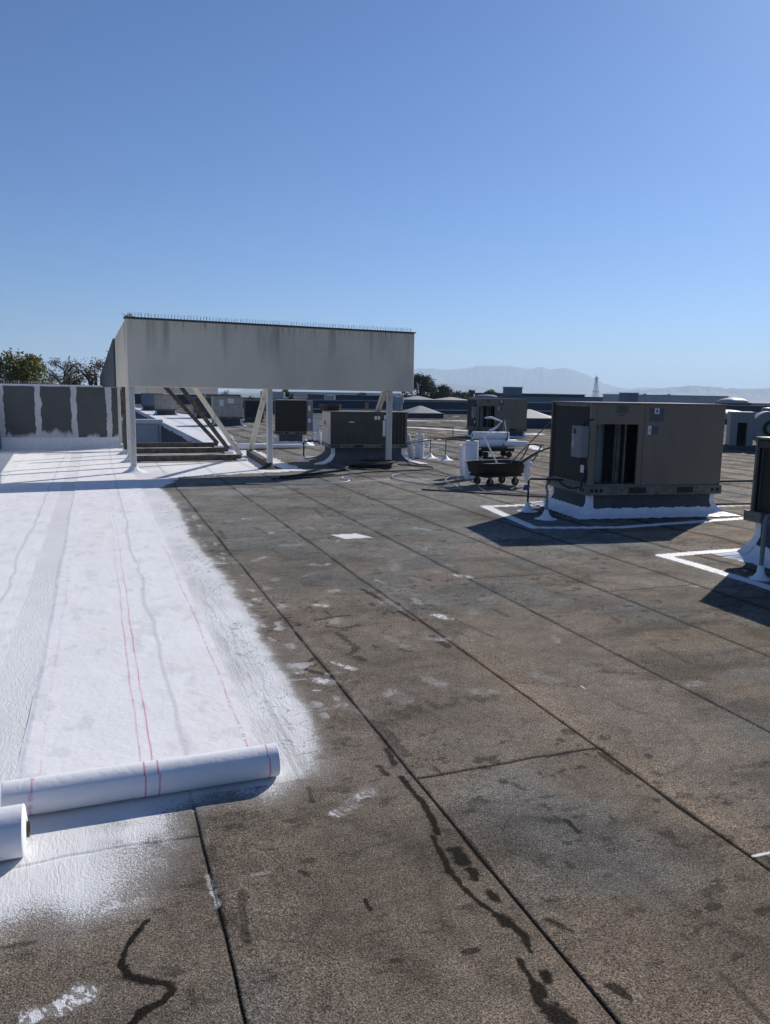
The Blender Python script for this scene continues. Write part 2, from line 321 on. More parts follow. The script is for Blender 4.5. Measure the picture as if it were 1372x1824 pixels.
# ------------------------------------------------------------ pigments of the roof deck (world metres: x across the sheets, y along them)
SEAMX = 0.305; PITCH = 0.905
WHITE_A = [(-6, 23.2), (-6, 2.2), (-2, 2.35), (-.8, 2.33), (-.34, 2.36), (-.24, 2.42), (-.09, 2.33), (.04, 2.38), (.15, 2.53), (.19, 2.7), (.22, 2.86), (.40, 2.93), (.62, 2.9), (.80, 2.98), (.90, 3.22), (.95, 3.68), (.96, 4.37), (.97, 4.95), (.99, 6.0), (.98, 7.04), (.93, 8.5), (1.0, 10.5), (1.02, 11.7), (.95, 13.1), (1.5, 14.8), (2.99, 15.2), (4.0, 15.45), (4.0, 18.0), (4.1, 19.2), (3.95, 23.8), (4.45, 27.4), (5.0, 32.7), (5.7, 41.8), (6.6, 51), (4.9, 57), (5.8, 69), (3.0, 69), (3.0, 23.2)]
STRIPES = [  # painted white bands on the deck
    ([(6.9, 9.87), (5.27, 9.93), (5.0, 8.15), (6.02, 7.87), (8.72, 8.1), (10.5, 8.25)], .065), ([(8.2, 9.15), (9.5, 9.05)], .05),
    ([(7.2, 6.27), (5.4, 6.3), (5.37, 3.2)], .07), ([(10.6, 11.8), (14.5, 11.9)], .06),
    ([(14.2, 35.6), (15.6, 31.9)], .12), ([(11.0, 25.4), (12.6, 25.2)], .10), ([(16.9, 28.75), (17.5, 28.7)], .3), ([(13.7, 23.1), (12.5, 20.3)], .08),
    ([(13.2, 16.6), (15.8, 16.5)], .05), ([(20, 27), (23, 26.4)], .06), ([(9.2, 30.2), (10.4, 29.9)], .08), ([(17, 44), (21, 43.2)], .15), ([(23.5, 38.5), (28, 37.6)], .12)]
rngs = random.Random(5)
for i_ in range(46):   # boots that trod in the wet coating, printing fainter with each step
    px_, py_ = rngs.uniform(1.05, 3.3), rngs.uniform(3.3, 11.5); an_ = rngs.uniform(-.7, .7)+(1.57 if rngs.random() < .3 else 0); ln_ = rngs.uniform(.05, .13)
    LIGHT.append(([px_, py_], [px_+ln_*math.sin(an_), py_+ln_*math.cos(an_)], rngs.uniform(.03, .05), rngs.uniform(.25, .75)*(1-.16*(px_-1))))
def marks_mask(x, y, marks, kind):
    out = np.zeros(x.shape)
    for mk in marks:
        if kind == 'L': pts = [mk[0], mk[1]]; hw, st = mk[2], mk[3]
        else: pts, hw, st = mk
        hw = max(hw, .003)
        pad = hw*3+.1
        xs = [p[0] for p in pts]; ys = [p[1] for p in pts]
        sel = np.where((x > min(xs)-pad) & (x < max(xs)+pad) & (y > min(ys)-pad*2) & (y < max(ys)+pad*2))[0]
        if not len(sel): continue
        sx, sy = x[sel], y[sel]
        d = np.full(sx.shape, 1e9)
        for a, b in zip(pts, pts[1:]): d = np.minimum(d, segdist(sx, sy, a, b))
        if kind == 'T':
            v = st*np.clip(1-d/(hw*2), 0, 1)**1.2
        else:
            e = hw*((.0+1.7*fbm(sx, sy, 34, 4, 5)+.5*fbm(sx, sy, 8, 2, 6)-.15) if kind == 'D' else (.1+1.7*fbm(sx, sy, 17, 3, 5)))
            e = e*(.75+.5*fbm(sx, sy, 95, 2, 8)); v = st*(1-sstep(e*.55, np.maximum(e*1.3, .004), d))
            if kind == 'L':
                rip = fbm(sx*2.2+sy, sy, 60, 2, 9)
                v = v*(.42+.58*sstep(.38, .60, rip))*(.55+.45*sstep(.3, .55, fbm(sx, sy, 14, 3, 19))) if hw > .015 else v
            elif hw > .035: v = v*sstep(.3, .62, fbm(sx, sy*.8, 22, 4, 3))
        out[sel] = np.maximum(out[sel], v)
    return out
def roof_pigment(x, y, cell):
    d = np.hypot(x, y)
    n1 = fbm(x, y, .55, 4, 1); n2 = fbm(x, y, 2.6, 5, 2); n3 = fbm(x*.6, y*1.6, 9, 4, 3); n4 = fbm(x, y, 38, 3, 4)
    base = np.stack([.198+0*x, .164+0*x, .131+0*x], -1)
    warm = sstep(.4, .68, fbm(x, y, .8, 4, 21))*(.25+.75*sstep(1.0, 3.4, x+.55*np.clip(4.2-y, 0, 4)))
    base = base*(1-warm[:, None]) + np.array([.205, .160, .117])*warm[:, None]
    cold = np.clip(sstep(.45, .7, fbm(x, y, 1.3, 4, 29))*.7+.75*sstep(4.5, 9, y)*sstep(6, 3, x-.25*y), 0, 1)
    base = base*(1-cold[:, None]) + np.array([.160, .157, .143])*cold[:, None]
    v = (.68+.64*n1)*(.66+.68*n2)*(.82+.36*n3)*(.80+.40*n4)
    # each sheet and course has weathered on its own
    cell_i = np.floor((x-SEAMX)/PITCH).astype(np.int64)
    off = hash2(cell_i, cell_i*0+3, 11)*10
    for k, o in {0: 2.8, 1: 8.12-10, 2: 2.8+3.0+.0, 3: 5.95-10, 4: 5.2}.items(): pass
    fixed = {0: -1.9, 1: 2.8, 2: 8.1-10, 3: 5.95-10, -1: 2.68-10, 4: 5.22-10}
    for k, o in fixed.items(): off = np.where(cell_i == k, o % 10, off)
    cj = np.floor((y-off)/10).astype(np.int64)
    v = v*(.93+.14*hash2(cell_i, cj, 5))
    v = v*(1+.10*sstep(5, 12, d)) # deck pigment slightly lighter with distance from the camera
    damp = sstep(.56, .74, fbm(x, y, 1.7, 5, 33)); v = v*(1-.28*damp)
    col = base*v[:, None]
    # dust drifts against laps
    t = marks_mask(x, y, TAN, 'T')[:, None]
    col = col*(1-t)+np.array([.30, .225, .15])*v[:, None]*t
    # fine dirt scribbles
    scr = sstep(.66, .74, fbm(x*1.4, y*3.2, 5.5, 5, 44))*sstep(.42, .6, fbm(x, y, .9, 2, 45))
    dk = np.maximum(marks_mask(x, y, DARK, 'D'), scr*.45*fbm(x, y, 19, 3, 46)*1.6)
    pond = np.exp(-((fbm(x, y*.8, .62, 3, 47)-.53)/.010)**2)*.20+np.exp(-((fbm(x, y, 1.5, 3, 48)-.57)/.009)**2)*.16
    loss = sstep(.66, .74, fbm(x, y, 15, 4, 49))*sstep(.48, .62, fbm(x, y, 1.1, 3, 50))*.55
    smear = sstep(.55, .72, fbm(x*.55, y*1.7, 2.2, 5, 57))*sstep(2.0, 3.5, x)*.30
    dk = np.maximum(np.maximum(dk, pond), np.maximum(loss, smear))
    # laps along the rolls and end laps
    wob = (fbm(x*0+7*np.round((x-SEAMX)/PITCH), y, 1.3, 3, 51)-.5)*.022
    sx = x+wob-SEAMX; near = sx-np.round(sx/PITCH)*PITCH
    across = np.maximum(np.abs(y)*.00128*.8, d*np.abs(x)*.00058*.9)
    hw = .0065+.008*sstep(.5, .8, fbm(x*0, y, 3.1, 3, 52))
    e = np.maximum(hw, across)
    lap = np.clip(1.25-np.abs(near)/e, 0, 1)*np.clip(hw/e, .85, 1)
    yy = (y-off)/10; ny = (yy-np.round(yy))*10 + (fbm(x, y*0, 3.0, 3, 53)-.5)*.05
    e2 = np.maximum(.007+.008*n2, cell*.6)
    cl = np.clip(1.2-np.abs(ny)/e2, 0, 1)*np.clip(.011/e2, .6, 1)
    # a second, shallower set of lines from the sheets below
    ny2 = (y-3.7-hash2(cell_i//3, cell_i*0, 77)*4)/4.6; ny2 = (ny2-np.round(ny2))*4.6+(fbm(x, y*0, 1.4, 3, 54)-.5)*.16
    ghost = np.clip(1-np.abs(ny2)/np.maximum(.045, cell), 0, 1)*.34*sstep(.4, .6, n2)
    lapm = np.maximum(lap, cl)
    bleed = np.clip(1-np.abs(near)/.035, 0, 1)*sstep(.52, .72, fbm(x, y, 4, 4, 55))*.55
    dk = np.maximum(np.maximum(dk, ghost), bleed)
    dk = np.clip(dk*1.12, 0, 1); col = col*(1-dk[:, None]*.93)+np.array([.008, .0065, .005])*dk[:, None]*.93
    col = col*(1-lapm[:, None]*.95)+np.array([.010, .0095, .009])*lapm[:, None]*.95
    # white coating
    sd = sdist(x, y, WHITE_A)
    wide = np.where(y < 3.1, .16, .085)*np.where(y > 14, .25, 1)*np.where(y > 23, 4, 1)
    sd = sd + (fbm(x, y, 5, 3, 61)-.5)*np.where(y > 14, .25, .09) + (fbm(x*1.5, y*4, 26, 3, 62)-.5)*.03
    coat = sstep(-1.1, 1.0, sd/wide)
    thin = sstep(.46, .64, fbm(x, y, 3.2, 4, 63))*np.where(y < 2.95, .42, .0)*sstep(-.1, .1, x+.05)
    coat = coat*(1-thin)
    # a run of bare granules left between two passes, in front of the roll
    bare = np.exp(-((x-.13-.35*(y-2.9))/.035)**2)*sstep(2.95, 2.8, y)*0
    coat = coat*(1-bare)
    st = np.zeros(x.shape)
    for pts, hw_ in STRIPES:
        dd = np.full(x.shape, 1e9)
        for a, b in zip(pts, pts[1:]): dd = np.minimum(dd, segdist(x, y, a, b))
        e3 = hw_*(.8+.4*fbm(x, y, 9, 3, 71)); st = np.maximum(st, 1-sstep(e3*.85, np.maximum(e3*1.1, e3*.85+cell*.7), dd))
    st = st*(.80+.2*sstep(.3, .5, fbm(x, y, 18, 3, 72)))
    lt = marks_mask(x, y, LIGHT, 'L')
    patch = 1-sstep(.0, .015, -sdist(x, y, [(2.47, 8.33), (2.76, 8.33), (2.86, 8.06), (2.55, 8.06)]))
    far_patch = sstep(.72, .78, fbm(x*.6, y, .9, 3, 81))*sstep(9, 16, d)*.35
    light = np.maximum(np.maximum(lt*.84, st), np.maximum(patch*.95, far_patch))
    # footprints trodden off the wet edge
    trod = sstep(.60, .70, fbm(x, y*.9, 8, 4, 82))*np.exp(-((x-1.08)/.13)**2)*sstep(2.8, 3.4, y)*sstep(13, 11, y)*.55
    light = np.maximum(light, trod)
    coat_t = np.clip(np.maximum(coat, light), 0, 1)
    wc = np.array([.80, .79, .775])*(.90+.14*n1[:, None])*(.93+.12*fbm(x, y*.7, 6, 4, 91)[:, None])
    # older grey-white first pass between and around the fabric strips
    thin2 = (sstep(.03, -.03, np.abs(x+.455)-.105))[:, None]*.05
    thin3 = (sstep(.6, .72, x)*sstep(1.5, 1.2, x))[:, None]*.12*sstep(.3, .6, n2)[:, None]
    lapw = (lapm*coat)[:, None]*.35*np.where(y < 3, .15, 1)[:, None]
    wc = wc*(1-thin2-thin3)*(1-lapw)
    # curled scuffs and brush edges left by boots along the wet side
    sw = fbm(x*1.3, y, 9, 3, 95); zone = np.exp(-((x-.86)/.16)**2)*sstep(.36, .50, fbm(x, y, 2.4, 3, 96))*sstep(13, 9, y)
    scuff = (1-sstep(.006, .022+cell*.3, np.abs(sw-.5)))*zone
    wc = wc*(1-.50*scuff[:, None])
    brush = sstep(.50, .58, fbm(x*14, y*.8, 6, 3, 97))*np.exp(-((x-.76)/.09)**2)*.24*sstep(9, 5, y)
    wc = wc*(1-brush[:, None])
    z = 0*x
    z += np.where(near > 0, .0035, 0)*(1-sstep(.0, .42, near))
    z += coat*.003 + (n1-.5)*.010*sstep(1.5, 6, d)
    z += .035*np.exp(-(((x-7.0)/.8)**2+((y-6.9)/.5)**2))+.02*np.exp(-(((x-6.2)/.9)**2+((y-5.6)/.6)**2))
    z -= lapm*.004
    return col, wc, coat_t, np.maximum(dk, lapm), z

def grid_mesh(name, X, Y, Z, mat, attrs, keep=None, parent=None, smooth=True):
    nr, nc = X.shape
    co = np.stack([X.ravel(), Y.ravel(), Z.ravel()], -1).astype(np.float32)
    i = np.arange(nr*nc).reshape(nr, nc)
    q = np.stack([i[:-1, :-1], i[:-1, 1:], i[1:, 1:], i[1:, :-1]], -1).reshape(-1, 4)
    if keep is not None:
        c = co[q].mean(1); q = q[keep(c[:, 0], c[:, 1])]
    me = bpy.data.meshes.new(name)
    me.vertices.add(len(co)); me.vertices.foreach_set('co', co.ravel())
    me.loops.add(q.size); me.loops.foreach_set('vertex_index', q.ravel().astype(np.int32))
    me.polygons.add(len(q)); me.polygons.foreach_set('loop_start', np.arange(0, q.size, 4, dtype=np.int32))
    me.polygons.foreach_set('loop_total', np.full(len(q), 4, np.int32))
    if smooth: me.polygons.foreach_set('use_smooth', np.ones(len(q), bool))
    me.update(calc_edges=True)
    for an, val in attrs.items():
        a = me.attributes.new(an, 'FLOAT_COLOR', 'POINT')
        v = np.ones((len(co), 4), np.float32); v[:, :val.shape[1]] = val
        a.data.foreach_set('color', v.ravel())
    me.materials.append(mat)
    o = bpy.data.objects.new(name, me); C.objects.link(o)
    if parent: o.parent = parent
    return o
def roof_material():
    m, nt, b = newmat('granular_cap_sheet'); L = nt.links.new
    def mth(op, a, b_=None, clamp=False):
        n = N(nt, 'ShaderNodeMath', operation=op); n.use_clamp = clamp
        for i, v in enumerate((a, b_)):
            if v is None: continue
            if isinstance(v, (int, float)): n.inputs[i].default_value = v
            else: L(v, n.inputs[i])
        return n.outputs[0]
    tc = N(nt, 'ShaderNodeTexCoord')
    A = N(nt, 'ShaderNodeAttribute', attribute_name='pigment'); Wc = N(nt, 'ShaderNodeAttribute', attribute_name='coating'); Mk = N(nt, 'ShaderNodeAttribute', attribute_name='masks')
    sm = N(nt, 'ShaderNodeSeparateColor'); L(Mk.outputs['Color'], sm.inputs[0]); coat, dark = sm.outputs[0], sm.outputs[1]
    def noise(sc, det, r=.6):
        n = N(nt, 'ShaderNodeTexNoise'); n.inputs['Scale'].default_value = sc; n.inputs['Detail'].default_value = det; n.inputs['Roughness'].default_value = r; L(tc.outputs['Object'], n.inputs[0]); return n.outputs[0]
    g1 = noise(210, 2, .7); g2 = noise(120, 3, .75)
    vor = N(nt, 'ShaderNodeTexVoronoi'); vor.inputs['Scale'].default_value = 240; L(tc.outputs['Object'], vor.inputs[0])
    vs = N(nt, 'ShaderNodeSeparateColor'); L(vor.outputs['Color'], vs.inputs[0])
    gr = mth('ADD', mth('MULTIPLY', g1, .55), mth('MULTIPLY', g2, .45))
    mr = N(nt, 'ShaderNodeMapRange'); mr.inputs[1].default_value = .36; mr.inputs[2].default_value = .64; mr.inputs[3].default_value = .16; mr.inputs[4].default_value = 1.95; L(gr, mr.inputs[0])
    mr2 = N(nt, 'ShaderNodeMapRange'); mr2.inputs[3].default_value = .5; mr2.inputs[4].default_value = 1.5; L(vs.outputs[0], mr2.inputs[0])
    gran = mth('MULTIPLY', mr.outputs[0], mr2.outputs[0])
    vm = N(nt, 'ShaderNodeVectorMath', operation='SCALE'); L(A.outputs['Color'], vm.inputs[0]); L(gran, vm.inputs['Scale'])
    # where the coating thins out it sits on the granule tops only
    cth = mth('ADD', coat, mth('MULTIPLY', mth('SUBTRACT', gr, .5), 1.7))
    cm = N(nt, 'ShaderNodeMapRange', interpolation_type='SMOOTHSTEP'); cm.inputs[1].default_value = .30; cm.inputs[2].default_value = .72; L(cth, cm.inputs[0])
    full = N(nt, 'ShaderNodeMapRange', interpolation_type='SMOOTHSTEP'); full.inputs[1].default_value = .72; full.inputs[2].default_value = .95; L(coat, full.inputs[0])
    none = N(nt, 'ShaderNodeMapRange'); none.inputs[1].default_value = .0; none.inputs[2].default_value = .10; L(coat, none.inputs[0])
    cfin = mth('MULTIPLY', mth('MAXIMUM', cm.outputs[0], full.outputs[0]), none.outputs[0])
    soft = mth('MAXIMUM', cfin, mth('MULTIPLY', coat, .5))
    mx = N(nt, 'ShaderNodeMix', data_type='RGBA'); L(soft, mx.inputs[0]); L(vm.outputs[0], mx.inputs[6]); L(Wc.outputs['Color'], mx.inputs[7])
    L(mx.outputs[2], b.inputs['Base Color'])
    rg = N(nt, 'ShaderNodeMapRange'); rg.inputs[3].default_value = .88; rg.inputs[4].default_value = .6; L(soft, rg.inputs[0]); L(rg.outputs[0], b.inputs['Roughness'])
    sp_ = N(nt, 'ShaderNodeMapRange'); sp_.inputs[3].default_value = .07; sp_.inputs[4].default_value = .28; L(soft, sp_.inputs[0]); L(sp_.outputs[0], b.inputs['Specular IOR Level'])
    # relief: granules, and brushed ridges and trodden lumps in the wet coating
    rn = N(nt, 'ShaderNodeTexNoise'); rn.inputs['Scale'].default_value = 16; rn.inputs['Detail'].default_value = 5; rn.inputs['Distortion'].default_value = 1.6
    mp = N(nt, 'ShaderNodeMapping'); mp.inputs['Scale'].default_value = (3.2, .8, 1); mp.inputs['Rotation'].default_value = (0, 0, .12); L(tc.outputs['Object'], mp.inputs[0]); L(mp.outputs[0], rn.inputs[0])
    h = mth('ADD', mth('MULTIPLY', gran, mth('SUBTRACT', 1.0, mth('MULTIPLY', full.outputs[0], .85))), mth('MULTIPLY', mth('MULTIPLY', rn.outputs[0], 2.2), coat))
    bp = N(nt, 'ShaderNodeBump'); bp.inputs['Strength'].default_value = .75; bp.inputs['Distance'].default_value = .0022; L(h, bp.inputs['Height']); L(bp.outputs[0], b.inputs['Normal'])
    return m
# pit beyond the raised sign (an entrance recess) and the deck's outline
def deck_keep(x, y):
    pit = (x > -40) & (x < 3.08) & (y > 22.75)
    far = ((x > 13) & (y > 59.2)) | (y > 92)
    return ~(pit | far)
az = np.concatenate([np.linspace(-165, -16, 44)[:-1], np.linspace(-16, 57, 1000), np.linspace(57, 195, 44)[1:]])
rad = 1/np.linspace(1/1.15, 1/150., 1480)
rad = np.concatenate([[.02, .3, .6, .9], rad])
AZ, RD = np.meshgrid(np.radians(az), rad)
GX = RD*np.sin(AZ); GY = RD*np.cos(AZ)
cell = np.gradient(rad)[:, None]*np.ones_like(AZ)*np.abs(np.cos(AZ))
col, wc, coat, dk, gz = roof_pigment(GX.ravel(), GY.ravel(), cell.ravel())
roof_mat = roof_material()
roof = grid_mesh('roof_deck', GX, GY, gz.reshape(GX.shape), roof_mat,
                 {'pigment': col, 'coating': wc, 'masks': np.stack([coat, dk, dk*0], -1)}, deck_keep)
tag(roof, kind='structure')
del AZ, RD, GX, GY, cell, col, wc, coat, dk, gz

# ------------------------------------------------------------ polyester fabric strips laid in the coating, with their rolls
def fabric_material(name):
    m, nt, b = newmat(name); L = nt.links.new
    tc = N(nt, 'ShaderNodeTexCoord'); A = N(nt, 'ShaderNodeAttribute', attribute_name='print')
    n = N(nt, 'ShaderNodeTexNoise'); n.inputs['Scale'].default_value = 420; n.inputs['Detail'].default_value = 3; L(tc.outputs['Object'], n.inputs[0])
    n2 = N(nt, 'ShaderNodeTexNoise'); n2.inputs['Scale'].default_value = 22; n2.inputs['Detail'].default_value = 5; n2.inputs['Distortion'].default_value = 1.; L(tc.outputs['Object'], n2.inputs[0])
    mr = N(nt, 'ShaderNodeMapRange'); mr.inputs[3].default_value = .93; mr.inputs[4].default_value = 1.05; L(n.outputs[0], mr.inputs[0])
    vm = N(nt, 'ShaderNodeVectorMath', operation='SCALE'); L(A.outputs['Color'], vm.inputs[0]); L(mr.outputs[0], vm.inputs['Scale']); L(vm.outputs[0], b.inputs['Base Color'])
    b.inputs['Roughness'].default_value = .7; b.inputs['Specular IOR Level'].default_value = .2
    ad = N(nt, 'ShaderNodeMath', operation='MULTIPLY_ADD'); ad.inputs[1].default_value = 4; L(n2.outputs[0], ad.inputs[0]); L(n.outputs[0], ad.inputs[2])
    bp = N(nt, 'ShaderNodeBump'); bp.inputs['Strength'].default_value = .45; bp.inputs['Distance'].default_value = .0013; L(ad.outputs[0], bp.inputs['Height']); L(bp.outputs[0], b.inputs['Normal'])
    return m
fab_mat = fabric_material('polyester_fabric')
PINK = np.array([.62, .13, .22])
def print_mask(s, u, centre, cellw, text=True, seed=0):
    """s = along the strip, u = across; a ruled line that alternates with rows of small printed letters"""
    wob = (fbm(s, s*0+centre, 1.1, 3, 5)-.5)*.05
    d = np.abs(u-centre-wob)
    hw = np.maximum(.0032, cellw*.55)
    line = np.clip(1.3-d/hw, 0, 1)*np.clip(.0036/hw, .3, 1)
    if not text: return line
    per = np.floor(s/.34+seed*.3); ph = s/.34+seed*.3-per
    intext = ph > .42
    lt = np.where(hash2(np.floor(s/.0125).astype(np.int64), per.astype(np.int64), 9) > .42, 1., 0.)
    glyph = lt*np.clip(1.3-d/.009, 0, 1)*np.where(hash2(np.floor(s/.004).astype(np.int64), np.floor((u-centre)/.005).astype(np.int64), 3) > .3, 1, .35)
    return np.where(intext, glyph*.75, line)
def strip(name, parent, x0, x1, y0, y1, lines, seed, faint=0., wetgrey=None):
    yy = 1/np.linspace(1/y0, 1/y1, 620); xx = np.linspace(x0, x1, 230)
    X, Y = np.meshgrid(xx, yy)
    ew = (fbm(Y*1.0, X*0, 1.2, 3, seed)-.5)*.03
    Xw = X+ew
    x, y = Xw.ravel(), Y.ravel()
    n = fbm(x, y, 3.2, 5, seed+1); n2 = fbm(x, y*.6, 11, 4, seed+2)
    Z = .0085+(fbm(x, y, .55, 4, 1)-.5)*.010*sstep(1.5, 6, np.hypot(x, y))+.0035*(fbm(x*1.2, y, 9, 4, seed+3)-.5)+.010*np.clip(fbm(x, y*.35, 3, 3, seed+4)-.55, 0, 1)
    Z = Z-.0035*(1-sstep(x0, x0+.03, X.ravel()))
    c = np.array([.815, .80, .80])*(.95+.09*n[:, None])
    cream = sstep(.52, .72, fbm(x, y, 1.6, 4, seed+6))[:, None]*.45
    c = c*(1-cream)+np.array([.78, .755, .70])*cream
    soak = sstep(.58, .72, n2)[:, None]*.10; c = c*(1-soak)
    px = np.maximum((xx[1]-xx[0]), y*.0013)
    for (cx, wd, tx, fade) in lines:
        pm = print_mask(y, x, cx, px, tx, seed+cx)*fade*(.35+.65*sstep(9.5, 4.2, y))*(.55+.45*sstep(.35, .55, n2))
        pcol = PINK*sstep(13, 4.5, y)[:, None]+np.array([.42, .36, .38])*(1-sstep(13, 4.5, y)[:, None])
        c = c*(1-pm[:, None])+pcol*pm[:, None]
    if wetgrey is not None:   # the lap of the sheet below shows through as a grey line
        dd = np.abs(x-wetgrey-(fbm(y, y*0, .9, 3, 77)-.5)*.12)
        g = np.clip(1.2-dd/np.maximum(.011+.012*fbm(y, y*0, 2, 2, 78), px*.7), 0, 1)[:, None]*.42
        c = c*(1-g)+np.array([.40, .41, .44])*g
    return grid_mesh(name, Xw, Y, Z.reshape(X.shape), fab_mat, {'print': c}, None, parent)
def roll_mesh(name, parent, length, r, lines, seed, core=True):
    nu, nv = 360, 72
    u = np.linspace(0, length, nu); a = np.linspace(2.5, 2.5+2*math.pi, nv)
    U, A_ = np.meshgrid(u, a)
    rr = r*(1-.022*(A_-2.5)/(2*math.pi)+.010*np.sin(A_*2+U*3)+.006*np.sin(U*17+A_)+.02*(fbm(U.ravel()*3, A_.ravel(), 1.5, 3, seed).reshape(U.shape)-.5))
    X = U; Y = rr*np.cos(A_); Z = r+rr*np.sin(A_)
    c = np.tile(np.array([.80, .79, .80]), (U.size, 1))*(.94+.10*fbm(U.ravel()*2, A_.ravel(), 4, 4, seed+30))[:, None]
    for cx, wd, tx, fade in lines:
        pm = print_mask(A_.ravel()*r*1.1+.1, U.ravel(), cx, (length/nu), tx, seed+cx)*fade
        c = c*(1-pm[:, None])+PINK*pm[:, None]
    return grid_mesh(name, X, Y, Z, fab_mat, {'print': c}, None, parent)
def roll_ends(parent, length, r, core_out=0.0):
    for x in (0, length):
        b = MB(); s = -1 if x == 0 else 1
        k = 40
        rad_ = [r*.985, r*.93, r*.80, r*.62, r*.45, r*.36, r*.34]; dx = [0, .003, .005, .003, .006, .004, -.03]
        rings = [[(x+s*(d+core_out*(q > 2)*.4), rr_*math.cos(2*math.pi*i/k), r+rr_*math.sin(2*math.pi*i/k)) for i in range(k)] for q, (rr_, d) in enumerate(zip(rad_, dx))]
        b.loft(rings, cap=False); obj('end_face', b, white_fab, parent, True)
        b = MB(); rings = [[(x+s*(.006+core_out), rr_*math.cos(2*math.pi*i/24), r+rr_*math.sin(2*math.pi*i/24)) for i in range(24)] for rr_ in (r*.35, r*.30)]
        rings.append([(x-s*.06, r*.28*math.cos(2*math.pi*i/24), r+r*.28*math.sin(2*math.pi*i/24)) for i in range(24)])
        b.loft(rings, cap=False); obj('core_tube', b, wood, parent, True)
roll1 = thing('fabric_roll', 'long white fabric roll with pink lines, partly unrolled along the white roof', 'fabric roll', (-.375, 3.02, 0.004), 0, 'white rolls of roofing fabric')
roll_mesh('roll', roll1, 1.035, .068, [(.105, .004, True, .75), (.505, .004, False, .95), (.556, .004, False, .95), (.985, .005, True, .9)], 3)
roll_ends(roll1, 1.035, .068)
def strip_for(root, *a, **k):
    o = strip('laid_sheet', root, *a, **k); o.location = -root.location; return o
strip_for(roll1, -.363, .645, 3.06, 22.3, [(-.27, .004, True, .30), (.128, .004, False, .85), (.176, .004, False, .95), (.603, .005, True, .85)], 1, wetgrey=.305)
roll2 = thing('fabric_roll', 'white fabric roll cut off by the left edge, lying in front of the long roll', 'fabric roll', (-1.345, 2.745, 0.004), 0, 'white rolls of roofing fabric')
roll_mesh('roll', roll2, 1.06, .088, [(.12, .004, True, .6), (.5, .004, False, .8), (.55, .004, False, .8), (.955, .005, True, .8)], 8)
roll_ends(roll2, 1.06, .088, .012)
strip_for(roll2, -1.56, -.562, 2.80, 22.3, [(-1.48, .004, True, .3), (-1.06, .004, False, .3), (-1.01, .004, False, .3), (-.64, .005, True, .12)], 12, wetgrey=-.72)

# ------------------------------------------------------------ land, hills, haze
def mk_ground():
    b = MB(); b.box(-30000, 30000, -30000, 30000, -8.2, -8.0)
    return tag(obj('ground', b, M('city_ground', (.16, .15, .13), .9, (.10, .11, .08), .01, .8)), kind='structure')
mk_ground()
# recess floor and walls below deck level
rec = MB(); rec.box(-12, 3.08, 22.8, 72, -3.4, -3.3); tag(obj('recess_floor', rec, M('recess_floor', (.25, .25, .25), .9)), kind='structure')
rw = MB(); rw.box(3.08, 3.3, 22.76, 72, -3.3, -.012)
o = obj('recess_wall', rw, membrane); tag(o, 'dark grey side wall of the sunken recess under a white edge, behind the sign posts', 'wall')
b = MB()
yy_ = 22.76+(72-22.76)*(np.arange(420)/419.)**2
dd_ = .10+.16*fbm(yy_, yy_*0, 1.6, 4, 3)+.10*(fbm(yy_, yy_*0, 7, 3, 4)-.5)+.55*sstep(25.4, 24.6, yy_)
prof = list(zip(yy_.tolist(), dd_.tolist()))
for (ya, da), (yb, db) in zip(prof, prof[1:]): b.quad((3.074, ya, -.01), (3.074, yb, -.01), (3.074, yb, -.01-db), (3.074, ya, -.01-da))
obj('coating_edge', b, white_paint, o)
b = MB(); b.box(3.06, 3.30, 22.70, 72, -.008, .03, .008); obj('coping', b, white_paint, o)
b = MB(); b.box(-12, 3.3, 22.55, 22.74, -3.3, -.02); o = obj('recess_wall', b, membrane); tag(o, 'near wall of the sunken recess dropping from the deck under the sign beams', 'wall')
b = MB(); b.box(.62, 3.06, 22.52, 22.745, -.012, .022, .006); obj('coping', b, white_paint, o)
b = MB(); b.box(-3, 2.12, 28.0, 28.2, -3.3, .42); o = obj('cross_wall', b, M('pale_wall', (.50, .51, .53), .7, (.36, .37, .38), 2, .5)); tag(o, 'pale grey cross wall with rounded white coping, seen between the sign posts and the recess', 'wall')
b = MB(); b.box(-3, 2.2, 27.92, 28.28, .42, .58, .03); obj('coping', b, white_paint, o)
b = MB(); b.box(2.02, 2.05, 27.96, 28.0, -2.6, .40); obj('trim', b, grey_box, o)

def ridge(name, R0, prof, zb, seed, depth, matl):
    azs = np.linspace(prof[0][0], prof[-1][0], 900); el = np.interp(azs, [p[0] for p in prof], [p[1] for p in prof])
    el = el + .0012*(name == 'hills')*sstep(.02, .03, el)+(fbm(azs, azs*0, 1.3, 5, seed)-.5)*.0016+(fbm(azs, azs*0+5, 4.2, 4, seed+1)-.5)*.0022
    rows = []
    for t in np.linspace(-1, 1, 41):
        Rr = R0+depth*t
        prof_z = np.clip(1-abs(t), 0, 1)**1.25
        zz = zb+(el*R0+1.6-zb)*prof_z
        f = fbm(azs*1.6+t*.6, azs*0+t*3.3, 1.5, 5, seed+3)
        zz = zz*(1-.28*(1-prof_z)*0) - (f-.2)*70*min(1, abs(t)*6)*prof_z
        rows.append((Rr*np.sin(np.radians(azs)), Rr*np.cos(np.radians(azs)), zz))
    X = np.array([r_[0] for r_ in rows]); Y = np.array([r_[1] for r_ in rows]); Z = np.array([r_[2] for r_ in rows])
    o = grid_mesh(name, X, Y, Z, matl, {})
    return tag(o, kind='structure')
hillm = M('hill_scrub', (.13, .12, .09), .95, (.07, .08, .05), .004, .8)
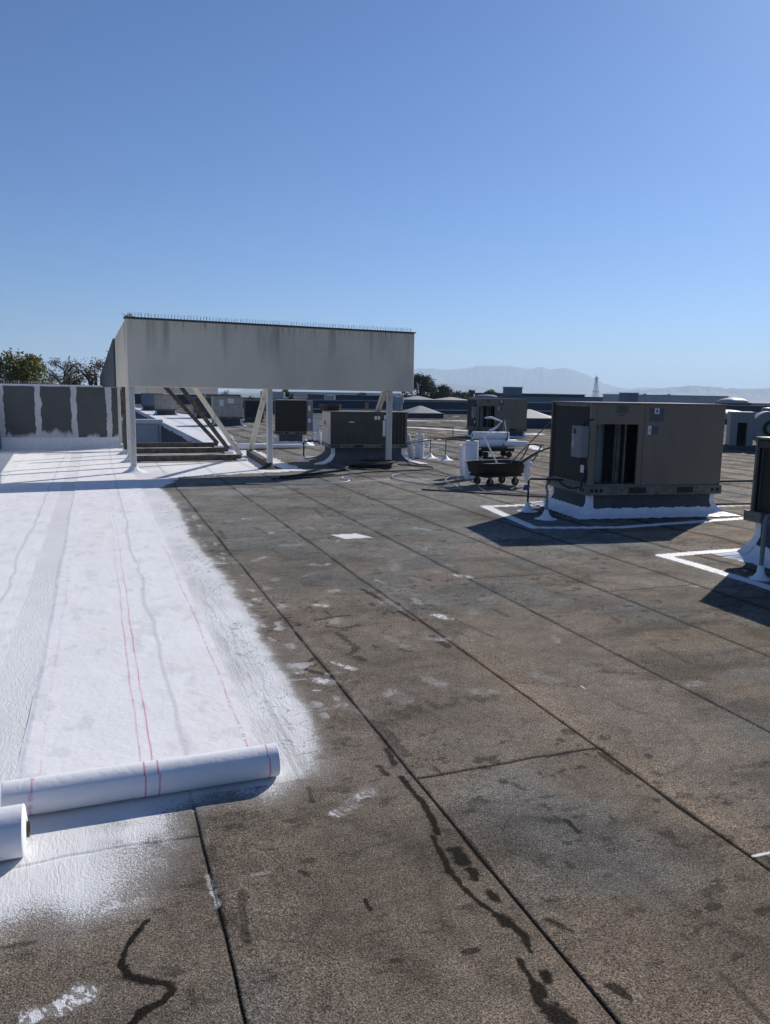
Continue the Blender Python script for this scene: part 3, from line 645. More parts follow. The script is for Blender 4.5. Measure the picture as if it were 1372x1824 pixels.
RID1 = [(10, .012), (16.81, .0247), (20.07, .0278), (22.52, .0299), (23.74, .0309), (24.56, .029), (26.17, .0322), (27.18, .0352), (28.18, .0354), (29.18, .0356), (29.98, .0337), (30.78, .0318), (31.44, .0354), (32.35, .0314), (33.12, .0336), (34.1, .0296), (35.08, .0237), (35.87, .0164), (36.83, .0118), (37.77, .0107), (38.7, .0129), (39.8, .0119), (41.6, .0116), (44.06, .0109), (46.48, .0127), (48.99, .0144), (56, .0129), (66, .006)]
RID2 = [(16, -.001), (19.82, .0028), (22.54, .0143), (24.99, .014), (27.02, .0107), (29.04, .0071), (30.46, .0019), (31.44, .005), (32.42, .0059), (33.41, .0027), (35.34, .0046), (36.85, .0064), (38.34, .0095), (40.16, .0126), (41.94, .0156), (43.71, .0127), (45.42, .0118), (46.48, .0133), (48.99, .0157), (56, .0141), (66, .004)]
ridge('hills', 9500, RID1, -8, 11, 1800, hillm)
ridge('hills', 6500, RID2, -8, 15, 1000, hillm)
hz = MB(); hz.box(-9500, 12000, -600, 12500, -9.2, 372)
hm = bpy.data.materials.new('haze'); hm.use_nodes = True; hn = hm.node_tree; hn.nodes.clear()
pv = N(hn, 'ShaderNodeVolumePrincipled'); pv.inputs['Color'].default_value = (.62, .80, 1, 1); pv.inputs['Density'].default_value = HAZE_D; pv.inputs['Anisotropy'].default_value = 0.18
ho = N(hn, 'ShaderNodeOutputMaterial'); hn.links.new(pv.outputs[0], ho.inputs['Volume'])
tag(obj('haze', hz, hm), kind='stuff')

# ------------------------------------------------------------ left parapet walls
WALLP = (.875, .35)
wallm = shade_coating_wall()
b = MB(); b.box(-2.36, .60, 22.36, 22.56, -.02, 1.66); pw = obj('parapet_wall', b, wallm)
tag(pw, 'dark parapet wall with rough white vertical stripes at the back left', 'parapet wall')
b = MB(); n = 60
rings = [[(-2.30+i*(2.9/n), 22.36-.0, .30), (-2.30+i*(2.9/n), 22.30, .16), (-2.30+i*(2.9/n), 22.16, .03), (-2.30+i*(2.9/n), 21.98, .008)] for i in range(n+1)]
b.loft(rings, cap=False, closed=False); obj('cant', b, white_paint, pw, True)
b = MB(); b.box(-2.40, .62, 22.33, 22.60, 1.66, 1.685, .004); obj('coping', b, white_paint, pw)
b = MB(); b.box(-2.56, -2.36, 14.0, 22.56, -.02, 1.66); pw2 = obj('parapet_wall', b, M('white_wall', (.70, .72, .75), .6, (.5, .52, .55), 3, .6)); tag(pw2, 'side parapet wall coated white, running toward the camera along the left edge', 'parapet wall')
b = MB(); b.box(-2.59, -2.33, 14.0, 22.3, 1.66, 1.69, .004); obj('coping', b, white_paint, pw2)
def spikes(path, step, h, parent=None, name='bird_spikes', jit=.12):
    b = MB(); rs = random.Random(3)
    a, c = Vector(path[0]), Vector(path[1]); n_ = int((c-a).length/step)
    for i in range(n_+1):
        p = a.lerp(c, i/n_)+Vector((rs.uniform(-.008, .008), rs.uniform(-.02, .02), 0))
        b.tube([p, p+Vector((rs.uniform(-jit, jit)*h, rs.uniform(-.5, .5)*h*.4, h*rs.uniform(.85, 1.05)))], .0028, 4)
    d = (c-a).normalized(); b.bar(a, c, .02, .006)
    return obj(name, b, galv, parent)

# ------------------------------------------------------------ raised sign screen
PA = R(5.0)   # the screen is turned a little off the sheets
sign = thing('raised_sign_screen', 'long stained grey sign screen raised on steel posts with bird spikes', 'sign screen', (.60, 15.62, 0), PA)
ZB, ZT = 1.645, 2.93; WID = 6.09
stm = stucco_stained(ZT)
b = MB(); b.box(0, WID, 0, .22, ZB, ZT-.012, .012); obj('front_panel', b, stm, sign)
b = MB(); b.box(-.02, WID+.02, -.02, .25, ZT-.012, ZT+.012, .003); obj('coping', b, M('coping_dark', (.07, .07, .068), .6), sign)
# wing that slopes down away from the panel; near part stucco, far part dark
ci, si = math.cos(-PA), math.sin(-PA)
def loc(X, Y, Z): dx, dy = X-.60, Y-15.62; return (dx*ci-dy*si, dx*si+dy*ci, Z)
def wing(name, pts, th_, m_):
    b = MB(); (xa, ya, za), (xb, yb, zb_) = pts
    r1 = [loc(xa, ya, ZB), loc(xa+th_, ya, ZB), loc(xa+th_, ya, za), loc(xa, ya, za)]
    r2_ = [loc(xb, yb, ZB), loc(xb+th_, yb, ZB), loc(xb+th_, yb, zb_), loc(xb, yb, zb_)]
    b.loft([r1, r2_]); return obj(name, b, m_, sign)
wing('side_panel', [(.60, 15.65, ZT-.02), (.44, 17.5, 2.66)], .12, stm)
wing('side_panel', [(.40, 17.5, 2.64), (.155, 23.6, 1.93)], .14, far_dark if False else membrane)
rs = random.Random(9)
def spike_mesh(h, spread):
    b = MB(); b.box(-.012, .012, -.03, .03, 0, .004); sp_ = [b]
    b.tube([(0, -.006, .002), (.004, -spread, h)], .0042, 4); b.tube([(0, .006, .002), (-.004, spread, h*.97)], .0042, 4)
    me = bpy.data.meshes.new('spike'); bmesh.ops.recalc_face_normals(b.bm, faces=b.bm.faces[:]); b.bm.to_mesh(me); b.bm.free(); me.materials.append(galv); return me
SPK = [spike_mesh(.088, .030), spike_mesh(.080, .024), spike_mesh(.092, .034)]
def spike_row(parent, a, c, n_):
    a, c = Vector(a), Vector(c)
    for i in range(n_):
        o_ = bpy.data.objects.new('spike', SPK[rs.randrange(3)]); C.objects.link(o_); o_.parent = parent
        o_.location = a.lerp(c, i/(n_-1)); o_.rotation_euler = (rs.uniform(-.12, .12), rs.uniform(-.12, .12), rs.uniform(-.5, .5))
spike_row(sign, (.05, .10, ZT+.012), (WID-.05, .10, ZT+.012), 98)
spike_row(pw, (-2.3, 22.46, 1.685), (-.95, 22.46, 1.685), 24)
nest = MB()
for i in range(40):
    a_ = rs.uniform(0, 6.28); p = Vector((rs.uniform(-.02, .16), rs.uniform(.02, .2), ZT+rs.uniform(0, .04)))
    nest.tube([p, p+Vector((math.cos(a_)*.07, math.sin(a_)*.07, rs.uniform(-.01, .07)))], .003, 4)
obj('dry_twigs', nest, M('twigs', (.42, .32, .18), .9), sign)
def boot(parent, x, y, matl=white_paint, r=.20, h=.13, rt=.05, z=0.004):
    b = MB(); b.lathe([(r*1.25, z), (r*.95, z+h*.12), (r*.6, z+h*.38), (r*.4, z+h*.7), (max(rt, r*.28), z+h)], x, y, 20)
    for v in b.bm.verts: v.co += Vector((random.uniform(-1, 1), random.uniform(-1, 1), 0))*r*.05
    return obj('post_boot', b, matl, parent, True)
def lpost(X, Y, ztop, w=.10, m_=steel_post, bm_=white_paint, br=.2):
    p = loc(X, Y, 0); b = MB(); b.box(p[0]-w/2, p[0]+w/2, p[1]-w/2, p[1]+w/2, -.01, ztop, .008); o = obj('post', b, m_, sign); boot(sign, p[0], p[1], bm_, br); return o
for X, Y, mm in ((.66, 15.72, white_paint), (3.38, 15.98, blackrub), (6.12, 16.22, blackrub)): lpost(X, Y, ZB+.02, .105, steel_post, mm, .21)
for X, Y in ((.672, 17.92), (.665, 20.15), (.61, 22.25)): lpost(X, Y, ZB+.1, .075, rust_beam if Y > 20 and Y < 21 else steel_post)
# frames behind: a low beam and a raking brace at each side post
for Y, xe in ((17.92, 3.12), (20.15, 3.18), (22.25, 3.22)):
    b = MB(); b.bar(loc(.70, Y, .085), loc(xe, Y, .085), .13, .13); be = obj('base_beam', b, rust_beam, sign)
    b = MB(); b.box(*[v for pr in zip([loc(xe-.0, Y, 0)[i]-.13 for i in range(2)], [loc(xe, Y, 0)[i]+.13 for i in range(2)]) for v in pr], .004, .06, .02); obj('post_boot', b, white_paint, sign)
    zt, sl = (2.5, .66) if Y < 19 else ((2.2, .74) if Y < 21 else (2.0, .90))
    b = MB(); b.bar(loc(xe, Y, .12), loc(xe-(zt-.12)*sl, Y, zt), .10, .10); obj('brace', b, steel_post if Y < 19 else rust_beam, sign)
b = MB(); b.box(loc(.7, 22.3, 0)[0], loc(.7, 22.3, 0)[0]+2.6, loc(.7, 22.3, 0)[1], loc(.7, 22.3, 0)[1]+.1, 1.50, 1.68); obj('cross_beam', b, steel_post, sign)
for X, Y0, Y1, xb_ in ((3.38, 15.98, 19.3, 3.58), (6.12, 16.22, 18.6, 6.34)):
    b = MB(); b.bar(loc(xb_, Y1, .10), loc(X+.02, Y0+.28, ZB+.1), .10, .10); obj('brace', b, steel_post, sign)
    b = MB(); b.bar(loc(X+.02, Y0+.1, .075), loc(xb_, Y1+.1, .075), .14, .13); obj('base_beam', b, rust_beam, sign)

# ------------------------------------------------------------ rooftop air conditioners
def curb_parts(u, w_, d_, zr, flare, white='strip', col=membrane):
    def ring(off, z, jag=0):
        pts = []; n_ = 40
        cs = [(-off, -off), (w_+off, -off), (w_+off, d_+off), (-off, d_+off)]
        for i in range(4):
            a_, c_ = Vector(cs[i]), Vector(cs[(i+1) % 4])
            for k_ in range(n_):
                p = a_.lerp(c_, k_/n_); j = jag*(math.sin(i*3+k_*1.7)+math.sin(k_*4.1+i))*.5
                nrm = (Vector((w_/2, d_/2))-p).normalized()
                pts.append((p.x-nrm.x*j, p.y-nrm.y*j, z))
        return pts
    b = MB(); inset = .05
    prof = [(-inset, zr), (-inset, zr*.62), (-inset+flare*.16, zr*.36), (-inset+flare*.42, zr*.15), (-inset+flare, .006)]
    b.loft([ring(o_, z_, .02 if z_ < .05 else 0) for o_, z_ in prof], cap=False); obj('curb', b, col, u, True)
    if white == 'strip':
        b = MB(); prof = [(-inset+flare*.16+.007, zr*.40), (-inset+flare*.20+.008, zr*.32+.004), (-inset+flare*.43+.006, zr*.15+.006), (-inset+flare+.03, .013)]
        b.loft([ring(prof[0][0], prof[0][1], 0)]+[ring(o_, z_, .05 if z_ < .03 else .004) for o_, z_ in prof[1:]], cap=False)
        for v in b.bm.verts:
            if v.co.z > zr*.38: v.co.z += (math.sin(v.co.x*71+v.co.y*50)+math.sin(v.co.y*57+v.co.x*23))*.006
        obj('coating', b, white_paint, u, True)
    if white:
        for sx, sy in ((0, 0), (1, 0), (0, 1)):
            b = MB(); cx, cy = sx*w_, sy*d_; ex, ey = (-1 if sx == 0 else 1), (-1 if sy == 0 else 1)
            rings = []
            for o_, z_, hw in ((-inset+.006, zr*.98, .07), (-inset+.006, zr*.62, .075), (-inset+flare*.17+.008, zr*.36+.004, .10), (-inset+flare*.43+.01, zr*.15+.008, .13), (-inset+flare+.04, .016, .20 if flare > .3 else .13)):
                X_, Y_ = cx+ex*o_, cy+ey*o_
                rings.append([(X_-ex*hw, Y_+ey*.003, z_), (X_+ex*.003, Y_+ey*.003, z_), (X_+ex*.003, Y_-ey*hw, z_)])
            b.loft(rings, cap=False, closed=False); obj('corner_coating', b, white_paint, u)
def rail_parts(u, w_, d_, z0, z1, holes=True):
    b = MB()
    b.box(-.02, w_+.02, -.022, .01, z0, z1, .004); b.box(-.022, .008, .012, d_+.02, z0, z1, .004); b.box(w_-.008, w_+.022, .012, d_+.02, z0, z1, .004); b.box(.010, w_-.010, d_-.01, d_+.02, z0, z1)
    o = obj('base_rail', b, rail_metal, u)
    if holes:
        h = MB(); zc = (z0+z1)/2
        for x in (.05, .12, .19, w_-.13, w_-.05): h.tube([(x, -.026, zc), (x, -.018, zc)], .026, 12)
        for y in (.06, .14, d_-.08): h.tube([(-.027, y, zc), (-.018, y, zc)], .024, 12)
        for x in (w_*.30, w_*.66):
            h.box(x, x+.27*w_/1.93*.9, -.0255, -.018, z0+.022, z1-.022)
        obj('lifting_hole', h, black, o)
    return o
def rtu_side_intake(name, label, loc_, rz):
    """tan packaged unit with an open filter section in its front"""
    W_, D_, ZR, ZC, ZT_ = 2.0, 1.22, .30, .425, 1.53
    u = thing(name, label, 'air conditioner', loc_, rz, 'tan rooftop air conditioners with an open front')
    curb_parts(u, W_, D_, ZR, .22)
    rail_parts(u, W_, D_, ZR, ZC)
    b = MB()
    b.box(.0, .085, 0, .05, ZC, ZT_-.02, .004)                 # corner post
    b.box(.085, .70, 0, .03, 1.245, ZT_-.02, .003)             # over the opening
    b.box(.70, .775, 0, .035, ZC, ZT_-.02, .003)
    b.box(.78, W_, -.002, .03, ZC, ZT_-.02, .004)              # big panel
    b.box(W_-.03, W_, .03, D_, ZC, ZT_-.02); b.box(.03, W_-.03, D_-.03, D_, ZC, ZT_-.02)
    b.box(.085, .70, .0, .5, ZC, ZC+.02)
    obj('cabinet', b, tan_metal, u)
    b = MB(); b.box(-.015, W_+.015, -.015, D_+.015, ZT_-.02, ZT_, .005); obj('top_panel', b, tan_metal, u)
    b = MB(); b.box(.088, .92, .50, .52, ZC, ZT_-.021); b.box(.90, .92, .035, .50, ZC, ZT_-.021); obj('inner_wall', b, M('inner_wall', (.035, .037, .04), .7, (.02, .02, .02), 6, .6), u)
    # things inside the opening: filter rack edges and a duct
    b = MB(); b.tube([(.27, .34, ZC+.02), (.27, .34, 1.5)], .10, 20); obj('duct', b, grey_box, u, True)
    b = MB()
    for x, w2 in ((.42, .012), (.455, .018), (.49, .008), (.56, .02)): b.box(x, x+w2, .10, .14, ZC+.02, 1.50)
    obj('filter_rack', b, rail_metal, u)
    # condenser section on the left side
    b = MB(); b.box(.012, .03, .055, 1.08, ZC, ZT_-.021); obj('coil', b, dark_coil, u)
    b = MB(); b.box(0, .03, D_-.035, D_-.003, ZC, ZT_-.021); b.box(-.004, .02, .055, 1.08, ZC, ZC+.03); b.box(-.004, .02, .055, 1.08, ZT_-.06, ZT_-.022); obj('frame', b, rail_metal, u)
    # labels
    b = MB(); b.box(.36, .53, -.004, -.0005, 1.395, 1.490); b.box(.385, .475, -.004, -.0005, 1.355, 1.38); b.box(.845, 1.06, -.0055, -.0025, 1.385, 1.465); b.box(.845, 1.055, -.0055, -.0025, 1.285, 1.378); b.box(.885, .985, -.0055, -.0025, 1.115, 1.225); obj('label', b, dark_label, u)
    b = MB(); b.box(.915, .985, -.0085, -.006, 1.388, 1.462); b.box(.835, .883, -.0055, -.0025, 1.112, 1.228); obj('label', b, white_label, u)
    b = MB(); b.tube([(.950, -.0086, 1.425), (.950, -.0095, 1.425)], .016, 10); b.box(.946, .954, -.0095, -.0086, 1.398, 1.455); b.box(.855, .865, -.0065, -.0056, 1.15, 1.19); b.box(.862, .873, -.0065, -.0056, 1.165, 1.172); obj('label_print', b, inkm, u)
    b = MB()
    for z in (.47, .95, 1.47):
        for x in (.80, 1.9): b.tube([(x, -.006, z), (x, -.002, z)], .006, 6)
    b.tube([(.12, -.004, 1.238), (.12, 0, 1.238)], .011, 8)
    obj('screw', b, galv, u)
    b = MB(); b.box(-.12, -.004, .02, .30, .80, 1.215, .006); dbx = obj('disconnect_box', b, grey_box, u)
    b = MB(); b.tube([(-.128, .215, 1.165), (-.11, .215, 1.165)], .02, 12); b.bar((-.128, .215, 1.165), (-.13, .19, 1.115), .02, .03); obj('handle', b, red, dbx)
    b = MB(); b.tube([(-.04, .12, 1.215), (-.04, .10, 1.27), (-.02, .03, 1.30), (.012, -.02, 1.305), (.03, .0, 1.305)], .012, 8); b.tube([(-.05, .14, .80), (-.05, .14, .62), (-.04, .10, .53)], .012, 8); b.box(-.05, -.006, .03, .12, .50, .62, .008); obj('conduit', b, black, dbx)
    b = MB(); b.box(-.058, -.052, .03, .12, .60, .70); obj('tag', b, white_label, dbx)
    b = MB(); pts = [(-.03, .10, .50)] + [(-.035-.02*math.sin(i/9*math.pi), .12+i*.075, .40-.05*math.sin(i/9*math.pi)) for i in range(10)]; b.tube(pts, .012, 8); obj('cable', b, black, u)
    return u
def text_mesh(txt, size, mat_, parent, loc_, rot, depth=.001):
    cu = bpy.data.curves.new('lettering', 'FONT'); cu.body = txt; cu.size = size; cu.extrude = depth; cu.align_x = 'CENTER'; cu.align_y = 'CENTER'
    t = bpy.data.objects.new('tmp', cu); C.objects.link(t); dg = bpy.context.evaluated_depsgraph_get(); dg.update()
    me = bpy.data.meshes.new_from_object(t.evaluated_get(dg)); bpy.data.objects.remove(t)
    me.materials.clear(); me.materials.append(mat_)
    o = bpy.data.objects.new('lettering', me); C.objects.link(o); o.parent = parent; o.location = loc_; o.rotation_euler = rot
    return o
A1 = R(-7.5)
unit_a = rtu_side_intake('rooftop_air_conditioner', 'large tan air conditioner at right with red-handled box and white curb', (6.10, 8.65, 0), A1)
unit_b = dup(unit_a, (13.5, 26.4, -.06), R(-9), 'tan air conditioner with an open front section, farther off, above the fabric roll cart')
dbox = [c for c in unit_a.children if c.name.startswith('disconnect_box')][0]
text_mesh('C/4D', .085, white_label, dbox, (-.1215, .255, 1.02), (R(90), R(90), R(-90)))

def rtu_plain(label, loc_, rz, W_, D_, zr, zt, body, side=None, coil='right', flare=.2, white='corner', fan=True, curbm=None, group=None, railm=None, name='rooftop_air_conditioner', papers=0, simple=False):
    u = thing(name, label, 'air conditioner', loc_, rz, group)
    curb_parts(u, W_, D_, zr, flare, white, curbm or membrane)
    zc = zr+.09
    rail_parts(u, W_, D_, zr, zc, not simple)
    b = MB()
    x1 = W_*.74 if coil == 'right' else W_
    x0 = W_*.22 if coil == 'left' else 0.0
    b.box(x0+.004, x1, 0, D_, zc, zt-.02, .006)
    obj('cabinet', b, body, u)
    b = MB(); b.box(x0+.3*(x1-x0), x0+.3*(x1-x0)+.006, -.003, .001, zc+.02, zt-.04); b.box(x0+.03, x1-.02, -.003, .001, zc+(zt-zc)*.62, zc+(zt-zc)*.62+.008); obj('panel_seam', b, black, u)
    if side: b = MB(); b.box(-.006, .003, .0, D_, zc, zt-.02, .002); obj('side_panel', b, side, u); b = MB(); b.box(-.011, -.006, .16, .18, zc+.05, zc+.4); b.box(-.011, -.006, .12, D_-.3, zc+.38, zc+.39); b.tube([(-.03, D_*.6, zt-.28), (-.004, D_*.6, zt-.28)], .05, 12); obj('fitting', b, grey_box, u)
    if coil == 'right':
        b = MB(); b.box(x1+.004, W_-.01, .02, D_-.02, zc, zt-.03); obj('coil', b, dark_coil, u)
        b = MB()
        for cx, cy in ((W_-.02, .012), (W_-.02, D_-.012)): b.box(cx-.02, cx+.02, cy-.012, cy+.012, zc, zt-.02)
        for i in range(5): b.box(x1+.01+i*(W_-x1-.04)/5, x1+.018+i*(W_-x1-.04)/5, .008, .018, zc, zt-.03)
        obj('frame', b, rail_metal, u)
    if coil == 'left':
        b = MB(); b.box(.02, x0, .02, D_-.02, zc, zt-.03); obj('coil', b, dark_coil, u)
        b = MB(); b.box(0, .03, 0, .03, zc, zt-.02); b.box(0, .03, D_-.03, D_, zc, zt-.02); obj('frame', b, rail_metal, u)
    b = MB(); b.box(-.01, W_+.01, -.01, D_+.01, zt-.02, zt, .004); obj('top_panel', b, rail_metal, u)
    if fan:
        b = MB(); fx = W_*.82 if coil == 'right' else W_*.25; b.lathe([(.30, zt), (.31, zt+.02), (.29, zt+.035), (.20, zt+.045), (.06, zt+.05)], fx, D_/2, 22, True); obj('fan_guard', b, grille, u, True)
    if papers:
        b = MB(); b.box(W_*.22, W_*.22+.18, -.008, -.004, zt-.42, zt-.14); b.box(W_*.5, W_*.5+.28, -.008, -.004, zt-.30, zt-.08); obj('paper', b, white_label, u)
    return u
dark_body = M('dark_body', (.055, .055, .052), .5, (.03, .03, .03), 4, .6, stretch=(1, 1, .4))
side_pale = M('side_pale', (.55, .53, .50), .5, (.38, .35, .31), 5, .6)
unit_c = rtu_plain('dark air conditioner with pale side panel behind the sign posts', (4.98, 16.95, 0), R(-6.5), 1.80, 1.12, .35, 1.18, dark_body, side_pale, 'right', .42, 'corner', False, None)
b = MB(); b.box(1.02, 1.08, -.006, -.003, 1.0, 1.08); b.box(1.10, 1.15, -.006, -.003, 1.0, 1.08); b.box(1.22, 1.28, -.006, -.003, .62, .98); b.box(1.25, 1.29, -.006, -.003, 1.0, 1.10); b.box(.42, .56, -.006, -.003, .93, .945); b.box(.46, .52, -.006, -.003, .945, .955); obj('label', b, white_label, unit_c)
b = MB(); b.lathe([(.20, 1.18), (.24, 1.20), (.27, 1.29), (.27, 1.315), (.22, 1.315), (.18, 1.22)], .12, .75, 18); obj('exhaust_cap', b, black, unit_c, True)
unit_d = rtu_plain('dark air conditioner with a beige left side, seen just beside the middle sign post', (5.0, 22.84, 0), R(-14), .92, 1.45, .34, 1.36, black, tan_light, 'none', .25, 'strip', False, None)
b = MB(); b.box(.925, 1.12, .05, .9, .43, 1.34, .01); obj('coil_housing', b, grey_box, unit_d); b = MB(); b.box(1.121, 1.125, .1, .3, .9, 1.0); b.box(.98, 1.05, .04, .049, 1.05, 1.2); b.box(.98, 1.05, .04, .049, .7, .82); obj('label', b, white_label, unit_d)
rtu_plain('beige air conditioner with two papers taped on, right of the raking braces', (5.05, 36.2, 0), R(-4), 1.35, 1.1, .32, 1.33, tan_light, None, 'none', .2, 'corner', False, papers=1)
rtu_plain('small near-black air conditioner right of the beige one with papers', (7.3, 40.5, 0), R(-4), .95, .8, .16, 1.14, black, None, 'none', .1, None, False)
rtu_plain('beige air conditioner at the white roof edge behind the left post', (3.55, 51.5, 0), R(-3), 1.35, 1.2, .30, 1.32, tan_light, None, 'none', .15, 'corner', False, simple=True)
rtu_plain('small blue-grey air conditioner with rows of pipes, farthest left beside the front post', (3.3, 62, 0), R(-3), 1.6, 1.2, .35, 1.32, far_blue, None, 'none', .15, 'corner', False, simple=True)
rtu_plain('dark air conditioner hidden behind the raking braces', (5.35, 46.0, 0), R(-3), 1.5, 1.2, .30, 1.2, dark_body, None, 'right', .15, 'corner', False, simple=True)
rtu_plain('brown air conditioner with a light end, far behind the brace tops', (7.2, 55.0, 0), R(-3), 2.4, 1.5, .30, 1.35, tan_metal, tan_light, 'none', .15, None, False, simple=True)
rtu_plain('dark blocky air conditioner behind the leaning brace, below the skyline', (12.0, 55.5, 0), R(-3), 1.6, 1.2, .2, .95, far_navy, None, 'none', .1, None, False, simple=True)
# canopy frame near the brown unit
# unit cut by the right edge
unit_e = rtu_plain('dark air conditioner cut off by the right edge, in front of the large tan one', (6.10, 4.05, 0), R(-1.5), 1.9, 1.90, .40, 1.235, dark_body, None, 'left', .24, 'strip', False, None)
b = MB(); b.box(-.006, -.001, .03, 1.86, 1.13, 1.20); b.box(-.006, -.001, .02, .05, .5, 1.2); b.box(-.006, -.001, 1.84, 1.87, .5, 1.2)
for i in range(14): b.box(-.004, .002, .10+i*.13, .112+i*.13, .5, 1.13)
obj('coil_guard', b, grille, unit_e)
b = MB(); b.box(-.06, -.022, 1.70, 1.93, .395, .50, .01); obj('corner_bracket', b, rail_metal, unit_e)
def stub_pipe(label, pts, r, bx, by, m_=black, bm_=white_paint, name='conduit_riser', cat='pipe', br=.10):
    u = thing(name, label, cat, (bx, by, 0)); b = MB(); b.tube([(p[0]-bx, p[1]-by, p[2]) for p in pts], r, 10); obj('pipe', b, m_, u, True)
    b = MB(); b.lathe([(br*1.5, .004), (br*.9, .02), (br*.5, .06), (r*1.3, .13)], 0, 0, 16); obj('boot', b, bm_, u, True); return u
stub_pipe('grey riser pipe with a white foot under the corner of the cut-off unit at right', [(5.56, 5.20, 0), (5.56, 5.20, .50), (5.60, 5.23, .54), (6.05, 5.55, .545)], .02, 5.56, 5.20, grey_box, br=.07)
pa = stub_pipe('dark riser pipe with blue tape left of the large tan unit', [(5.62, 9.35, 0), (5.62, 9.35, .43), (5.64, 9.33, .46), (6.02, 9.10, .46)], .014, 5.62, 9.35, black)
b = MB(); b.tube([(0, 0, .325), (0, 0, .375)], .019, 10); b.bm.verts.ensure_lookup_table(); b.quad((-.09, 0, .30), (-.015, 0, .30), (-.015, 0, .375), (-.06, .01, .375)); obj('tape', b, blue, pa)
stub_pipe('grey riser pipe in a white foot at the left corner of the large tan unit', [(5.50, 8.68, 0), (5.52, 8.70, .36), (5.62, 8.9, .40), (5.96, 9.4, .41)], .016, 5.50, 8.68, grey_box)
stub_pipe('black gas riser with an elbow at the left of the pale-sided unit', [(4.51, 17.54, 0), (4.51, 17.54, .44), (4.54, 17.54, .47), (4.86, 17.50, .47), (4.88, 17.5, .40)], .018, 4.51, 17.54, black)
stub_pipe('thin bent pipe in a white cone, right of the leaning fabric rolls', [(8.05, 17.35, 0), (8.05, 17.35, .50), (7.98, 17.35, .54), (7.0, 17.4, .40)], .012, 8.05, 17.35, black, br=.14)
stub_pipe('shorter bent pipe in a white cone just left of its twin by the fabric rolls', [(7.90, 17.95, 0), (7.90, 17.95, .50), (7.82, 17.9, .53), (7.0, 17.5, .42)], .012, 7.90, 17.95, black, br=.14)
def gasline(label, pts, r=.018, m_=blackrub, stands=()):
    u = thing('gas_line', label, 'pipe', pts[0]); o0 = Vector(pts[0]); b = MB(); b.tube([Vector(p)-o0 for p in pts], r, 8); obj('pipe', b, m_, u, True)
    for s_ in stands:
        p = Vector(s_)-o0; b = MB(); b.tube([p-Vector((0, 0, s_[2])), p], .012, 6); obj('support', b, grey_box, u)
        b = MB(); b.lathe([(.16, .004-o0.z), (.06, .03-o0.z), (.015, .12-o0.z)], p.x, p.y, 12); obj('foot', b, white_paint, u, True)
    return u
gasline('long black gas line crossing the roof behind the pale-sided unit', [(7.2, 21.5, .40), (9.5, 22.0, .28), (12.2, 21.6, .10), (13.3, 21.3, .06)], .02, stands=[(9.6, 22.0, .28)])
gasline('gas line on low stands farther back, left of the distant tan unit', [(9.0, 29.8, .34), (12.6, 27.6, .34), (12.9, 27.2, .34), (12.9, 27.2, .02)], .018, stands=[(10.6, 28.85, .34)])
gasline('black gas line running off to the right behind the large tan unit', [(8.0, 10.4, .10), (10.5, 11.6, .05), (13.5, 11.3, .05), (17, 11.0, .05)], .024)
gasline('black cable line low at the right of the white curb of the large tan unit', [(7.9, 9.75, .03), (8.6, 9.2, .02), (10.2, 8.9, .02), (12.0, 8.9, .02)], .016)

# ------------------------------------------------------------ exhaust blower at right
# blower
bl = thing('exhaust_blower', 'grey exhaust blower with round drum, beyond the large tan unit at right', 'exhaust fan', (19.12, 19.6, 0), R(-38))
b = MB(); b.box(-.12, 1.9, -.12, 1.2, -.01, .12, .01); obj('base', b, membrane, bl)
b = MB(); b.box(0, .22, 0, 1.0, .12, 1.2, .01); b.box(.22, .50, 0, 1.0, .86, 1.2); b.box(.50, .70, 0, 1.0, .12, 1.2, .01); b.box(.22, .50, .5, .95, .12, .86); obj('housing', b, grey_box, bl)
b = MB(); b.box(.22, .50, .485, .498, .12, .86); obj('opening', b, black, bl)
b = MB(); b.tube([(1.16, .02, .70), (1.16, 1.0, .70)], .53, 40); obj('drum', b, grey_box, bl, True)
b = MB(); b.tube([(1.22, -.03, .70), (1.22, .019, .70)], .26, 40); obj('inlet_ring', b, black, bl)
b = MB(); b.tube([(1.22, -.09, .70), (1.22, -.031, .70)], .16, 20); b.lathe([(.18, 1.26), (.15, 1.34), (.0, 1.36)], 1.05, .1, 16); obj('hub', b, grey_box, bl)

# ------------------------------------------------------------ skylights
def skylight(label, x, y, w_, d_, h0, h1, kind='dome', rz=0, group='white rooftop skylights'):
    u = thing('skylight', label, 'skylight', (x, y, 0), rz, group)
    b = MB(); b.box(-w_/2, w_/2, -d_/2, d_/2, -.01, h0, .01); obj('curb', b, far_navy, u)
    b = MB(); b.box(-w_/2-.04, w_/2+.04, -d_/2-.04, d_/2+.04, h0, h0+.05, .01); obj('frame', b, galv, u)
    b = MB(); zs = h0+.05; k_ = 10; rings = []
    for i in range(k_+1):
        t = i/k_; s_ = math.cos(t*math.pi/2) if kind == 'dome' else 1-t*.92
        z_ = zs+(h1-zs)*(math.sin(t*math.pi/2) if kind == 'dome' else t)
        s_ = max(s_, .03); e_ = 4 if kind != 'dome' else 2+5*(1-t)
        ring = []
        for q in range(32):
            a_ = 2*math.pi*q/32; c_, n_ = math.cos(a_), math.sin(a_); e_ = 8 if kind != 'dome' else 5
            f = (abs(c_)**e_+abs(n_)**e_)**(-1/e_)
            ring.append((w_/2*s_*f*c_, d_/2*s_*f*n_, z_))
        rings.append(ring)
    b.loft(rings, cap=True); obj('dome', b, dome_white, u, kind == 'dome')
    return u
skylight('pyramid skylight on a dark curb, just right of the end of the sign screen', 20.7, 48.9, 2.5, 2.2, .30, .80, 'pyr')
skylight('skylight with a low pale hipped top, between the two tan units', 20.6, 34.6, 2.3, 2.0, .46, .92, 'pyr')
